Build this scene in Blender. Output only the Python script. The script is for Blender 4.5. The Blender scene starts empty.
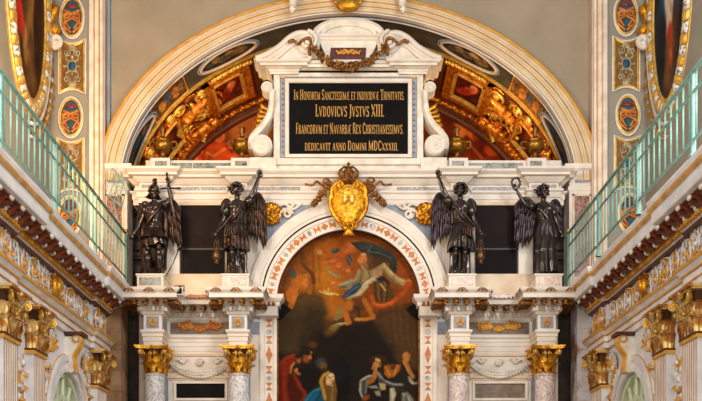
import bpy, bmesh, math, random
import numpy as np
from mathutils import Vector, Matrix
random.seed(7); NR = np.random.RandomState(11)
PI = math.pi; cos = math.cos; sin = math.sin
sc = bpy.context.scene; COL = sc.collection
ORG = {}
VX, VY, ZC = 347.0, 521.0, 1.6
def W(px, py, Y): return ((px-VX)*Y/1000.0, Y, ZC+(VY-py)*Y/1000.0)
def WX(px, Y): return (px-VX)*Y/1000.0
def WZ(py, Y): return ZC+(VY-py)*Y/1000.0
def lin(c):
    o = []
    for v in c[:3]:
        v = v/255.0
        o.append(v/12.92 if v <= .04045 else ((v+.055)/1.055)**2.4)
    return tuple(o)+(1.0,)
# ------------------------------------------------------------------ materials
def mat(name, c1, c2=None, rough=.6, metal=0., scale=6., detail=5., bump=0., bscale=None, lo=.35, hi=.65, dist=0., stretch=None, spec=.5, coat=0.):
    m = bpy.data.materials.new(name); m.use_nodes = True
    nt = m.node_tree; N = nt.nodes; L = nt.links
    b = N['Principled BSDF']
    b.inputs['Roughness'].default_value = rough; b.inputs['Metallic'].default_value = metal
    b.inputs['Specular IOR Level'].default_value = spec
    b.inputs['Coat Weight'].default_value = coat
    tc = N.new('ShaderNodeTexCoord'); mp = N.new('ShaderNodeMapping'); L.new(tc.outputs['Object'], mp.inputs['Vector'])
    if stretch: mp.inputs['Scale'].default_value = stretch
    if c2 is None: c2 = tuple(max(0, v*.86) for v in c1)
    nz = N.new('ShaderNodeTexNoise'); nz.inputs['Scale'].default_value = scale; nz.inputs['Detail'].default_value = detail
    nz.inputs['Distortion'].default_value = dist
    L.new(mp.outputs['Vector'], nz.inputs['Vector'])
    r = N.new('ShaderNodeValToRGB'); r.color_ramp.elements[0].position = lo; r.color_ramp.elements[1].position = hi
    r.color_ramp.elements[0].color = lin(c1); r.color_ramp.elements[1].color = lin(c2)
    L.new(nz.outputs['Fac'], r.inputs['Fac']); L.new(r.outputs['Color'], b.inputs['Base Color'])
    if bump:
        n2 = N.new('ShaderNodeTexNoise'); n2.inputs['Scale'].default_value = bscale or scale*4; n2.inputs['Detail'].default_value = 4
        L.new(mp.outputs['Vector'], n2.inputs['Vector'])
        bp = N.new('ShaderNodeBump'); bp.inputs['Strength'].default_value = bump; bp.inputs['Distance'].default_value = .02
        L.new(n2.outputs['Fac'], bp.inputs['Height']); L.new(bp.outputs['Normal'], b.inputs['Normal'])
    return m
def mat_vein(name, base, vein, scale=3., width=.06, rough=.35, second=None):
    """marble: thin veins where a distorted noise crosses its middle value"""
    m = bpy.data.materials.new(name); m.use_nodes = True
    nt = m.node_tree; N = nt.nodes; L = nt.links; b = N['Principled BSDF']; b.inputs['Roughness'].default_value = rough
    tc = N.new('ShaderNodeTexCoord')
    nz = N.new('ShaderNodeTexNoise'); nz.inputs['Scale'].default_value = scale; nz.inputs['Detail'].default_value = 6; nz.inputs['Distortion'].default_value = 1.2
    L.new(tc.outputs['Object'], nz.inputs['Vector'])
    r = N.new('ShaderNodeValToRGB'); e = r.color_ramp.elements
    e[0].position = .5-width*2; e[0].color = lin(base); e[1].position = .5+width*2; e[1].color = lin(second or base)
    k = e.new(.5); k.color = lin(vein)
    L.new(nz.outputs['Fac'], r.inputs['Fac']); L.new(r.outputs['Color'], b.inputs['Base Color'])
    return m
def mat_attr(name, rough=.6, spec=.3):
    m = bpy.data.materials.new(name); m.use_nodes = True
    nt = m.node_tree; b = nt.nodes['Principled BSDF']; b.inputs['Roughness'].default_value = rough; b.inputs['Specular IOR Level'].default_value = spec
    a = nt.nodes.new('ShaderNodeAttribute'); a.attribute_name = 'Col'
    nt.links.new(a.outputs['Color'], b.inputs['Base Color'])
    return m
M = {}
M['white'] = mat('white_marble', (236,224,208), (220,206,190), .5, scale=1.6, detail=6, dist=.8)
M['cream'] = mat('cream_marble', (230,208,176), (210,182,146), .5, scale=2.5)
M['stucco'] = mat('white_stucco', (236,228,214), (214,202,184), .6, scale=5, bump=.1)
M['wallwhite'] = mat('painted_white_wall', (236,232,230), (214,210,210), .55, scale=3, bump=.05)
M['grey'] = mat('grey_marble', (150,156,168), (128,134,148), .45, scale=6, dist=.8)
M['greengrey'] = mat_vein('green_grey_marble', (98,102,92), (150,150,138), 7, .08, .3, (72,78,68))
M['rose'] = mat_vein('rose_marble', (206,160,138), (236,214,200), 9, .09, .35, (160,104,88))
M['redmarble'] = mat_vein('dark_red_marble', (120,62,46), (168,120,100), 9, .06, .3, (88,40,30))
M['orangemarble'] = mat('orange_marble', (206,128,50), (170,92,32), .45, scale=9, dist=.8)
M['shaft_grey'] = mat_vein('grey_veined_column_marble', (232,226,220), (150,146,154), 8, .03, .4, (222,216,212))
M['shaft_pink'] = mat_vein('pink_veined_column_marble', (234,218,208), (164,138,132), 8, .03, .4, (222,202,192))
M['black'] = mat('black_marble', (14,13,13), (20,18,17), .7, scale=4, spec=.08)
M['darkpanel'] = mat('dark_polished_panel', (24,15,13), (14,9,8), .6, scale=1.5, spec=.1)
M['gold'] = mat('gilding', (240,178,50), (170,100,16), .33, .75, scale=9, bump=.5, bscale=34)
M['goldpale'] = mat('pale_gilding', (244,204,104), (206,150,54), .4, .6, scale=9, bump=.2, bscale=40)
M['goldpaint'] = mat('gold_paint', (226,166,58), (206,138,36), .5, .15, scale=5)
M['oldgold'] = mat('aged_gilding', (168,110,40), (84,48,16), .4, .55, scale=14, bump=.3, bscale=50)
M['orangegold'] = mat('warm_gilded_stucco', (236,152,44), (150,70,14), .38, .6, scale=11, bump=.3, bscale=30)
M['redbrown'] = mat('red_brown_gilt_wood', (104,54,26), (66,30,16), .5, .2, scale=6, bump=.2)
M['bronze'] = mat('dark_bronze', (70,56,50), (30,24,22), .27, .6, coat=.5, scale=7, bump=.15, bscale=30)
M['bronzewing'] = mat('brown_bronze', (80,58,44), (38,27,22), .33, .7, scale=9, bump=.2, bscale=40)
M['bronzeviolet'] = mat('violet_bronze', (84,68,72), (46,36,38), .32, .7, scale=9, bump=.2, bscale=40)
M['teal'] = mat('teal_paint', (134,176,160), (114,158,146), .45, scale=8)
M['plaster'] = mat('beige_plaster', (166,150,126), (154,138,114), .85, scale=1.2, bump=.06, bscale=18)
M['pierplaster'] = mat('grey_beige_paint', (156,148,132), (146,138,122), .8, scale=1.5)
M['bluegrey'] = mat('blue_grey_paint', (136,150,166), (120,134,150), .7, scale=3)
M['archcream'] = mat('cream_painted_stone', (218,200,164), (204,182,142), .6, scale=3)
M['pinkline'] = mat('pink_paint', (206,180,156), (194,164,138), .6, scale=3)
M['stone'] = mat('brown_stone', (176,138,100), (138,100,70), .85, scale=3, bump=.2)
M['palestone'] = mat('patchy_limewashed_stone', (206,198,196), (150,112,84), .85, scale=1.6, bump=.2, lo=.5, hi=.58)
M['darkwood'] = mat('dark_wood', (58,38,26), (36,24,18), .55, scale=4, stretch=(4,4,.6))
M['soffit'] = mat('dark_painted_vault', (70,62,48), (46,38,30), .75, scale=2.5)
M['vaultred'] = mat('dark_red_vault_paint', (104,46,20), (70,28,14), .6, scale=3)
M['ribred'] = mat('red_brown_rib_paint', (100,44,20), (76,32,16), .55, scale=5)
M['reveal'] = mat('dark_brown_stone', (74,56,44), (48,36,30), .7, scale=4)
M['floor'] = mat('floor_stone', (150,138,122), (120,108,94), .5, scale=2)
M['greenpane'] = mat('pale_green_paint', (196,204,166), (182,192,154), .5, scale=3)
M['greenbar'] = mat('pale_green_frame_paint', (214,220,188), (200,208,176), .5, scale=3)
M['urngold'] = mat('bronze_gilding',(176,124,40),(110,70,22),.32,.8,scale=10,bump=.2)
M['paleinlay'] = mat_vein('pale_grey_inlay',(206,204,202),(120,116,118),14,.12,.4,(226,220,214))
M['brownpanel'] = mat('brown_grey_marble',(136,112,90),(104,84,66),.45,scale=6,dist=.8)
M['mottled'] = mat('pierced_white_carving',(232,226,216),(120,108,100),.55,scale=16,detail=3,lo=.46,hi=.62,bump=.4)
M['darkinlay'] = mat_vein('grey_green_inlay',(120,110,104),(200,190,180),12,.1,.4,(90,96,92))
M['paneup'] = mat('brown_panel',(36,23,19),(26,17,14),.6,scale=1.5,spec=.1)
M['paint'] = mat_attr('oil_paint', .75, .08)
M['fresco'] = mat_attr('fresco_paint', .85, .05)
# ------------------------------------------------------------------ mesh builder
class MB:
    def __init__(s, fn=None): s.v = []; s.f = []; s.fn = fn; s.c = None
    def add(s, vs, fs):
        n = len(s.v)
        s.v.extend([tuple(p) for p in (map(s.fn, vs) if s.fn else vs)])
        s.f.extend([tuple(i+n for i in f) for f in fs])
    def box(s, x0, x1, y0, y1, z0, z1):
        s.add([(x0,y0,z0),(x1,y0,z0),(x1,y1,z0),(x0,y1,z0),(x0,y0,z1),(x1,y0,z1),(x1,y1,z1),(x0,y1,z1)],
              [(0,3,2,1),(4,5,6,7),(0,1,5,4),(1,2,6,5),(2,3,7,6),(3,0,4,7)]); return s
    def prism(s, poly, y0, y1):
        """XZ outline given depth from y0 to y1"""
        n = len(poly); vs = [(x,y0,z) for x,z in poly]+[(x,y1,z) for x,z in poly]
        s.add(vs, [tuple(range(n)), tuple(range(2*n-1, n-1, -1))]+[(i,(i+1)%n,n+(i+1)%n,n+i) for i in range(n)]); return s
    def sweep(s, path, prof, caps=True):
        """profile (projection, z) along a plan path; projection goes to the right of the direction of travel"""
        P = [Vector(p) for p in path]; nn = []
        for i in range(len(P)-1):
            d = (P[i+1]-P[i]).normalized(); nn.append(Vector((d.y,-d.x)))
        vs = []; k = len(prof)
        for i, p in enumerate(P):
            if i == 0: m = nn[0]
            elif i == len(P)-1: m = nn[-1]
            else:
                a, b = nn[i-1], nn[i]; m = (a+b)/max(.15, 1+a.dot(b))
            for d, z in prof: vs.append((p.x+m.x*d, p.y+m.y*d, z))
        fs = []
        for i in range(len(P)-1):
            for j in range(k-1): fs.append((i*k+j, (i+1)*k+j, (i+1)*k+j+1, i*k+j+1))
        if caps: fs += [tuple(range(k)), tuple(range(len(P)*k-1, len(P)*k-k-1, -1))]
        s.add(vs, fs); return s
    def tube(s, pts, r, n=7, closed=False, squash=None):
        P = [Vector(p) for p in pts]; m = len(P); R = r if isinstance(r, (list,tuple)) else [r]*m
        vs = []; up = Vector((0.03,-1,0.02)).normalized()
        for i, p in enumerate(P):
            a = P[(i-1) % m] if (closed or i) else p; b = P[(i+1) % m] if (closed or i < m-1) else p
            t = (b-a)
            if t.length < 1e-9: t = Vector((0,0,1))
            t.normalize(); u = up-t*up.dot(t)
            if u.length < .05: u = Vector((0,0,1))-t*t.z
            u.normalize(); w = t.cross(u)
            q = squash or 1.
            for k in range(n):
                a_ = 2*PI*k/n; vs.append(p+u*(cos(a_)*R[i]*q)+w*(sin(a_)*R[i]))
        fs = []
        for i in range(m if closed else m-1):
            j = (i+1) % m
            for k in range(n): fs.append((i*n+k, i*n+(k+1)%n, j*n+(k+1)%n, j*n+k))
        if not closed: fs += [tuple(range(n))[::-1], tuple(range((m-1)*n, m*n))]
        s.add(vs, fs); return s
    def lathe(s, prof, c, n=20, sx=1., sy=1.):
        vs = []; k = len(prof)
        for i in range(n):
            a = 2*PI*i/n
            for r, z in prof: vs.append((c[0]+r*cos(a)*sx, c[1]+r*sin(a)*sy, c[2]+z))
        fs = [(i*k+j, ((i+1)%n)*k+j, ((i+1)%n)*k+j+1, i*k+j+1) for i in range(n) for j in range(k-1)]
        fs += [tuple(i*k for i in range(n))[::-1], tuple(i*k+k-1 for i in range(n))]
        s.add(vs, fs); return s
    def ell(s, c, r, R=None, nu=10, nv=7):
        if not isinstance(r, (list,tuple)): r = (r,r,r)
        vs = []; c = Vector(c)
        for j in range(1, nv):
            t = PI*j/nv
            for i in range(nu):
                a = 2*PI*i/nu; q = Vector((r[0]*sin(t)*cos(a), r[1]*sin(t)*sin(a), r[2]*cos(t)))
                vs.append(c+(R @ q if R else q))
        top = Vector((0,0,r[2])); vs.append(c+(R @ top if R else top)); vs.append(c-(R @ top if R else top))
        fs = [(j*nu+i, j*nu+(i+1)%nu, (j+1)*nu+(i+1)%nu, (j+1)*nu+i) for j in range(nv-2) for i in range(nu)]
        a = len(vs)-2; b = a+1
        fs += [(a, (i+1)%nu, i) for i in range(nu)]+[(b, (nv-2)*nu+i, (nv-2)*nu+(i+1)%nu) for i in range(nu)]
        s.add(vs, fs); return s
    def leaf(s, base, out, side, h, w, curl=.5, up=(0,0,1), nt=7):
        base = Vector(base); out = Vector(out); side = Vector(side); up = Vector(up); vs = []
        for i in range(nt):
            t = i/(nt-1)
            z = h*(1-(1-t)**1.5)*(1-.2*max(0,(t-.7)/.3)**1.5); o = h*(.06*t+curl*t**3)
            ww = w*.5*(.55+.45*sin(PI*min(1,t*1.05)))*(1+.2*sin(t*19+.5))*(1-.75*max(0,(t-.75)/.25)**2)
            for k, (a, b) in enumerate(((-1,-.02),(-.5,.02),(0,.045),(.5,.02),(1,-.02))):
                vs.append(base+up*z+out*(o+b*h)+side*(a*ww))
        vs2 = [v-out*(.03*h) for v in vs]; n = len(vs)
        fs = []
        for i in range(nt-1):
            for k in range(4):
                q = (i*5+k, i*5+k+1, i*5+k+6, i*5+k+5); fs.append(q); fs.append(tuple(n+x for x in q[::-1]))
            fs.append((i*5, i*5+5, n+i*5+5, n+i*5)); fs.append((i*5+4, n+i*5+4, n+i*5+9, i*5+9))
        e = (nt-1)*5
        fs += [(e+k, e+k+1, n+e+k+1, n+e+k) for k in range(4)]
        s.add(vs+vs2, fs); return s
    def grid(s, fn, nu, nv, closed_u=False):
        vs = [fn(i/(nu-1 if not closed_u else nu), j/(nv-1)) for j in range(nv) for i in range(nu)]
        fs = []
        for j in range(nv-1):
            for i in range(nu if closed_u else nu-1):
                i2 = (i+1) % nu; fs.append((j*nu+i, j*nu+i2, (j+1)*nu+i2, (j+1)*nu+i))
        s.add(vs, fs); return s
    def build(s, name, m, parent=None, smooth=False, org=None, recalc=True):
        if org is None: org = ORG[parent.name] if parent is not None else (0,0,0)
        me = bpy.data.meshes.new(name)
        me.from_pydata([(v[0]-org[0], v[1]-org[1], v[2]-org[2]) for v in s.v], [], s.f)
        if recalc:
            bm = bmesh.new(); bm.from_mesh(me); bmesh.ops.recalc_face_normals(bm, faces=bm.faces); bm.to_mesh(me); bm.free()
        if smooth: me.polygons.foreach_set('use_smooth', [True]*len(me.polygons))
        if s.c is not None:
            at = me.color_attributes.new('Col', 'FLOAT_COLOR', 'POINT'); at.data.foreach_set('color', np.asarray(s.c, dtype=np.float32).ravel())
        me.materials.append(M[m] if isinstance(m, str) else m)
        o = bpy.data.objects.new(name, me); COL.objects.link(o); ORG[o.name] = org
        if parent is not None: o.parent = parent
        else: o.location = org
        return o
def thing(name, label, cat, loc, group=None):
    o = bpy.data.objects.new(name, None); COL.objects.link(o); o.location = loc; o.empty_display_size = .1
    o['label'] = label; o['category'] = cat
    if group: o['group'] = group
    ORG[o.name] = tuple(loc); return o
def tag(o, label, cat, group=None):
    o['label'] = label; o['category'] = cat
    if group: o['group'] = group
    return o
def struct(o): o['kind'] = 'structure'; return o
def lab(o, label): o['label'] = label; return o
def rep(o, off):
    """a copy of a part, moved, under the same parent"""
    c = o.copy(); COL.objects.link(c); c.location = Vector(o.location)+Vector(off); ORG[c.name] = ORG[o.name]; return c
def dup(root, off, label=None):
    r = root.copy(); COL.objects.link(r); r.location = Vector(root.location)+Vector(off); ORG[r.name] = tuple(r.location)
    if label: r['label'] = label
    for ch in [o for o in COL.objects if o.parent == root]:
        c = ch.copy(); COL.objects.link(c); c.parent = r
        for g in [o for o in COL.objects if o.parent == ch]:
            d = g.copy(); COL.objects.link(d); d.parent = c
    return r
# ------------------------------------------------------------------ painting on a canvas, stored as colours of a fine mesh
class Paint:
    def __init__(s, x0, y0, x1, y1, res, col):
        s.b = (x0,y0,x1,y1); s.nx = int((x1-x0)*res)+1; s.ny = int((y1-y0)*res)+1
        s.X, s.Y = np.meshgrid(np.linspace(x0,x1,s.nx), np.linspace(y0,y1,s.ny)); s.a = np.zeros((s.ny,s.nx,3)); s.a[:] = col
    def mix(s, w, col): s.a += (np.array(col, float)-s.a)*np.clip(w,0,1)[...,None]; return s
    def ell(s, cx, cy, rx, ry, col, rot=0, soft=.35, al=1.):
        c, n = cos(math.radians(rot)), sin(math.radians(rot)); dx = s.X-cx; dy = s.Y-cy
        d = np.sqrt(((dx*c+dy*n)/rx)**2+((-dx*n+dy*c)/ry)**2); return s.mix(np.clip((1-d)/soft+.5,0,1)*al, col)
    def _sd(s, pts, close):
        d = np.full(s.X.shape, 1e9); ins = np.zeros(s.X.shape, bool); n = len(pts)
        for i in range(n if close else n-1):
            (x1,y1),(x2,y2) = pts[i], pts[(i+1)%n]; dx, dy = x2-x1, y2-y1; l = dx*dx+dy*dy+1e-9
            t = np.clip(((s.X-x1)*dx+(s.Y-y1)*dy)/l,0,1); d = np.minimum(d, np.hypot(s.X-x1-t*dx, s.Y-y1-t*dy))
            if close and y1 != y2: ins ^= ((y1 > s.Y) != (y2 > s.Y)) & (s.X < dx*(s.Y-y1)/dy+x1)
        return d, ins
    def poly(s, pts, col, soft=2., al=1.):
        d, ins = s._sd(pts, True); return s.mix(np.clip(.5+np.where(ins,d,-d)/soft,0,1)*al, col)
    def line(s, pts, w, col, al=1., soft=.8):
        d, _ = s._sd(pts, False); return s.mix(np.clip((w-d)/soft+.5,0,1)*al, col)
    def noise(s, amp, cell=6, seed=1):
        r = np.random.RandomState(seed)
        for k in (cell, cell*.45):
            g = r.rand(int(s.ny/k)+3, int(s.nx/k)+3)-.5
            yy = np.arange(s.ny)/k; xx = np.arange(s.nx)/k; y0 = yy.astype(int); x0 = xx.astype(int); fy = (yy-y0)[:,None]; fx = (xx-x0)[None]
            v = (g[y0][:,x0]*(1-fy)*(1-fx)+g[y0+1][:,x0]*fy*(1-fx)+g[y0][:,x0+1]*(1-fy)*fx+g[y0+1][:,x0+1]*fy*fx)
            s.a *= (1+amp*v)[...,None]*1.0
        s.a = np.clip(s.a,0,255); return s
    def lin(s):
        v = s.a/255.; return np.where(v <= .04045, v/12.92, ((v+.055)/1.055)**2.4)
    def mesh(s, fn, name, m, parent=None, org=None):
        mb = MB(); nx, ny = s.nx, s.ny
        mb.v = [fn(x,y) for x,y in zip(s.X.ravel(), s.Y.ravel())]
        mb.f = [(j*nx+i, j*nx+i+1, (j+1)*nx+i+1, (j+1)*nx+i) for j in range(ny-1) for i in range(nx-1)]
        L = s.lin().reshape(-1,3); mb.c = np.concatenate([L, np.ones((len(L),1))],1)
        return mb.build(name, m, parent, org=org, recalc=False, smooth=True)
    def disc(s, fn, name, m, parent=None, nr=26, na=72, org=None):
        """the part of the canvas inside its inscribed ellipse"""
        x0,y0,x1,y1 = s.b; L = s.lin(); vs = []; cs = []
        for j in range(nr+1):
            for i in range(na):
                r = j/nr; a = 2*PI*i/na; u = .5+.5*r*cos(a); v = .5+.5*r*sin(a)
                vs.append(fn(x0+(x1-x0)*u, y0+(y1-y0)*v)); cs.append(tuple(L[min(s.ny-1,int(v*(s.ny-1)+.5)), min(s.nx-1,int(u*(s.nx-1)+.5))])+(1.,))
        mb = MB(); mb.v = vs; mb.c = cs
        mb.f = [(j*na+i, j*na+(i+1)%na, (j+1)*na+(i+1)%na, (j+1)*na+i) for j in range(nr) for i in range(na)]
        return mb.build(name, m, parent, org=org, recalc=False, smooth=True)
def spiral(c, r0, r1, a0, turns, ax1, ax2, n=26):
    c = Vector(c); ax1 = Vector(ax1); ax2 = Vector(ax2); out = []
    for i in range(n):
        t = i/(n-1); r = r0+(r1-r0)*t**.85; a = a0+turns*2*PI*t; out.append(c+ax1*(r*cos(a))+ax2*(r*sin(a)))
    return out
def bez(pts, n=16):
    """Catmull-Rom through points"""
    P = [Vector(p) for p in pts]; P = [P[0]*2-P[1]]+P+[P[-1]*2-P[-2]]; out = []
    for i in range(1, len(P)-2):
        for k in range(n):
            t = k/n; a, b, c, d = P[i-1:i+3]
            out.append(.5*((2*b)+(c-a)*t+(2*a-5*b+4*c-d)*t*t+(3*b-a-3*c+d)*t**3))
    out.append(P[-2]); return out
X1 = (1,0,0); Z1 = (0,0,1)
def meshof(o):
    """evaluated geometry of a temporary object as (verts, faces); removes the object"""
    dg = bpy.context.evaluated_depsgraph_get(); dg.update(); e = o.evaluated_get(dg); me = e.to_mesh()
    r = ([tuple(v.co) for v in me.vertices], [tuple(p.vertices) for p in me.polygons]); e.to_mesh_clear()
    d = o.data; bpy.data.objects.remove(o); bpy.data.meshes.remove(d); return r
def fused(mb, voxel=.014, smooth=2):
    """one continuous surface out of overlapping lumps"""
    me = bpy.data.meshes.new('tmp'); me.from_pydata(mb.v, [], mb.f); o = bpy.data.objects.new('tmp', me); COL.objects.link(o)
    bm = bmesh.new(); bm.from_mesh(me); bmesh.ops.recalc_face_normals(bm, faces=bm.faces); bm.to_mesh(me); bm.free()
    r = o.modifiers.new('r', 'REMESH'); r.mode = 'VOXEL'; r.voxel_size = voxel
    if smooth:
        q = o.modifiers.new('s', 'SMOOTH'); q.factor = .5; q.iterations = smooth
    out = MB(); out.v, out.f = meshof(o); return out
# ================================================================== camera
cd = bpy.data.cameras.new('camera'); cam = bpy.data.objects.new('camera', cd); COL.objects.link(cam)
cam.location = (0,0,ZC); cam.rotation_euler = (PI/2,0,0); cd.sensor_fit = 'HORIZONTAL'; cd.sensor_width = 36; cd.lens = 1000/702*36
cd.shift_x = (351-VX)/702; cd.shift_y = (VY-200.5)/702; cd.clip_end = 200; sc.camera = cam
# ================================================================== arch geometry
S6 = .0204; AX = WX(348.5,20.4); AZ = WZ(180,20.4)
def pw(v): return math.copysign(abs(v)**1.036, v)
def ar(th, r, Y):
    if r > 0: r *= .78
    return (AX+(230+r)*S6*pw(cos(th)), Y, AZ+(170.5+.74*r)*S6*pw(sin(th)))
def arsweep(mb, prof, t0=0., t1=PI, n=72):
    vs = []; k = len(prof)
    for i in range(n+1):
        th = t0+(t1-t0)*i/n; vs += [ar(th, r, Y) for r, Y in prof]
    fs = [(i*k+j, (i+1)*k+j, (i+1)*k+j+1, i*k+j+1) for i in range(n) for j in range(k-1)]
    fs += [tuple(range(k)), tuple(range(n*k, n*k+k))[::-1]]
    mb.add(vs, fs); return mb
XO = 6.3; ZT = 14.6
# altar wall with its arched opening
mb = MB(); hx = XO; a_, b_ = 230*S6, 170.5*S6; th_c = [math.atan2(ZT-AZ, XO-AX), PI-math.atan2(ZT-AZ, XO+AX)]
ths = sorted([PI*i/96 for i in range(97)]+th_c); inn = []; outp = []
for th in ths:
    dx, dz = a_*pw(cos(th)), b_*pw(sin(th)); inn.append((AX+dx, 20.6, AZ+dz))
    d = (cos(th), sin(th)); t = 1e9
    if d[0] > 1e-9: t = min(t, (XO-AX)/d[0])
    if d[0] < -1e-9: t = min(t, (-XO-AX)/d[0])
    if d[1] > 1e-9: t = min(t, (ZT-AZ)/d[1])
    outp.append((AX+d[0]*t, 20.6, AZ+d[1]*t))
n = len(ths); mb.add(inn+outp, [(i, i+1, n+i+1, n+i) for i in range(n-1)])
mb.add([(-XO,20.6,6.2),(AX-a_,20.6,6.2),(AX-a_,20.6,AZ),(-XO,20.6,AZ)], [(0,1,2,3)]); mb.add([(XO,20.6,6.2),(AX+a_,20.6,6.2),(AX+a_,20.6,AZ),(XO,20.6,AZ)], [(0,1,2,3)])
m2 = MB(); m2.add([(-XO,20.6,0),(AX-a_,20.6,0),(AX-a_,20.6,6.2),(-XO,20.6,6.2)], [(0,1,2,3)]); m2.add([(XO,20.6,0),(AX+a_,20.6,0),(AX+a_,20.6,6.2),(XO,20.6,6.2)], [(0,1,2,3)])
struct(mb.build('wall_altar', 'plaster')); struct(m2.build('wall_altar_lower', 'reveal'))
mb = MB(); mb.add([(-9,-3,0),(9,-3,0),(9,24.6,0),(-9,24.6,0)], [(0,1,2,3)]); struct(mb.build('floor', 'floor'))
# archivolt: cream bands with gilt fillets
mb = MB(); arsweep(mb, [(0,20.6),(0,20.45),(2,20.435),(6.5,20.43),(7,20.42),(14,20.415),(14.6,20.405),(22,20.40),(22.6,20.38),(25,20.37),(27,20.40),(27,20.6)])
struct(mb.build('trim_1', 'archcream', smooth=False))
g = MB()
for r0, r1, y in ((23.0,26.6,20.36),(14.2,15.4,20.40),(6.6,7.6,20.418)): arsweep(g, [(r0,y+.03),(r0,y-.005),((r0+r1)/2,y-.02),(r1,y-.005),(r1,y+.03)])
struct(g.build('trim_2', 'goldpaint', smooth=False))
g = MB(); arsweep(g, [(18.6,20.42),(18.6,20.392),(19.3,20.388),(19.9,20.42)]); arsweep(g, [(10.6,20.43),(10.6,20.411),(11.2,20.407),(11.8,20.43)]); arsweep(g, [(3.6,20.45),(3.6,20.427),(4.2,20.423),(4.8,20.45)])
struct(g.build('trim_3', 'pinkline'))
g = MB(); arsweep(g, [(.2,20.6),(.2,20.49),(-1.2,20.5),(-1.2,20.62)]); arsweep(g, [(-.2,20.70),(-1.6,20.71),(-1.6,20.74),(-.2,20.75)]); struct(g.build('trim_4', 'white'))
g = MB(); arsweep(g, [(-.1,20.62),(-.9,20.63),(-.9,20.69),(-.1,20.70)]); struct(g.build('trim_5', 'bluegrey'))
# soffit, gilt edge, inner vault, rib, lunette wall
g = MB(); arsweep(g, [(0,20.6),(0,21.62)]); struct(g.build('ceiling', 'soffit', smooth=True))
g = MB(); arsweep(g, [(0,21.5),(-1.6,21.5),(-2.6,21.56),(-1.6,21.62),(0,21.64)]); struct(g.build('trim_6', 'goldpale'))
g = MB(); arsweep(g, [(0,21.62),(0,24.1)]); struct(g.build('ceiling', 'vaultred', smooth=True))
g = MB(); arsweep(g, [(0,23.86),(-8,23.86),(-9,23.90),(-12,23.91),(-13,23.96),(-13,24.1)]); struct(g.build('trim_7', 'ribred'))
g = MB(); arsweep(g, [(-7.5,23.85),(-8.6,23.82),(-9.6,23.88)]); struct(g.build('trim_8', 'oldgold'))
g = MB(); g.box(-5.2,5.2,20.85,24.2,8.55,8.72); struct(g.build('floor', 'darkwood'))
# lunette fresco (its figures are a painting on the flat end wall of the vault)
p = Paint(120,70,575,245,.9,(104,44,20))
p.poly([(120,70),(348,78),(348,245),(120,245)], (108,54,24), 20)
p.poly([(225,110),(272,95),(272,160),(240,150)], (172,98,46), 12, .8).ell(250,118,14,8,(150,80,36)).ell(232,120,9,5,(120,62,30)).ell(262,130,8,12,(212,120,50),0,.6)
p.poly([(187,162),(195,150),(207,143),(222,141),(236,147),(249,162)], (178,66,24), 3).ell(219,136,6,6.5,(206,104,50)).ell(216,134,6,4,(120,56,24)).line([(200,150),(214,156),(226,148)],1.4,(214,112,50)).line([(226,146),(238,158)],1.6,(150,40,14)).line([(205,148),(203,161)],1.4,(150,44,16)).ell(192,158,6,5,(196,110,56)).ell(240,155,7,6,(190,88,36)).ell(180,160,8,4,(150,100,50))
p.poly([(440,70),(575,70),(575,245),(440,245)], (92,32,16), 14)
p.poly([(455,112),(470,119),(488,129),(503,143),(508,152),(470,150),(455,140)], (178,92,34), 4)
p.poly([(455,162),(458,141),(466,135),(474,140),(478,130),(476,124),(480,126),(483,139),(494,141),(504,150),(512,162)], (98,32,12), 2.5).ell(476,136,4,4,(120,52,24)).ell(492,150,8,6,(140,56,20)).line([(470,145),(482,158)],1.4,(140,60,24)).ell(448,150,6,10,(60,20,10))
p.noise(.35,9,3)
g = p.mesh(lambda x,y: W(x,y,24.06), 'wall_lunette', 'fresco'); struct(g)
# ------------------------------------------------------------------ soffit panels
AV = lambda cx, rx, ry: None
def on_soffit(th0, dth, Y0, dY, inset):
    return lambda u, v: ar(th0+dth*(u-.5), -inset, Y0+dY*(v-.5))
def oval_ring(th0, ath, Y0, aY, inset, rad, name, m, parent, n=64):
    g = MB(); g.tube([ar(th0+ath*cos(2*PI*i/n), -inset, Y0+aY*sin(2*PI*i/n)) for i in range(n)], rad, 6, True); return g.build(name, m, parent, smooth=True)
D = math.radians
def soffit_oval(deg, adeg, Y, aY, pal, label, figs):
    th = D(deg); t = thing('oval_ceiling_painting', label, 'ceiling painting', ar(th,-.5,Y), 'oval paintings under the great arch')
    p = Paint(0,0,100,60,1.0,pal[0])
    for f in figs: p.ell(*f)
    p.noise(.5,6,int(abs(deg))); c = p.disc(lambda x,y: ar(th+D(adeg)*(x/50-1), -.35, Y+aY*(y/30-1)), 'canvas', 'fresco', t)
    oval_ring(th, D(adeg), Y, aY, .8, .035, 'frame', 'pinkline', t); oval_ring(th, D(adeg*1.10), Y, aY*1.16, .5, .022, 'outer_moulding', 'bluegrey', t)
    return t
f1 = [(30,30,14,16,(110,84,52)),(55,34,12,14,(84,70,60)),(70,26,8,12,(128,98,60)),(45,22,8,8,(150,116,76)),(82,34,7,10,(70,64,56))]
f2 = [(35,30,14,12,(64,84,96)),(60,30,14,14,(92,78,64)),(80,26,9,9,(54,74,92)),(20,30,8,12,(110,80,60))]
for d, lb in ((124,'dim oval painting under the arch above the brightly lit gilt vault picture'),(56,'dim oval painting under the arch above the shaded gilt vault picture')):
    soffit_oval(d, 8.5, 21.1, .30, [(44,44,36)], lb, f1)
for d, lb in ((165,'small blue grey oval painting low under the arch beside the helmeted angel'),(15,'small blue grey oval painting low under the arch beside the wreath bearing angel')):
    soffit_oval(d, 13, 21.1, .30, [(50,62,74)], lb, f2)
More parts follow.
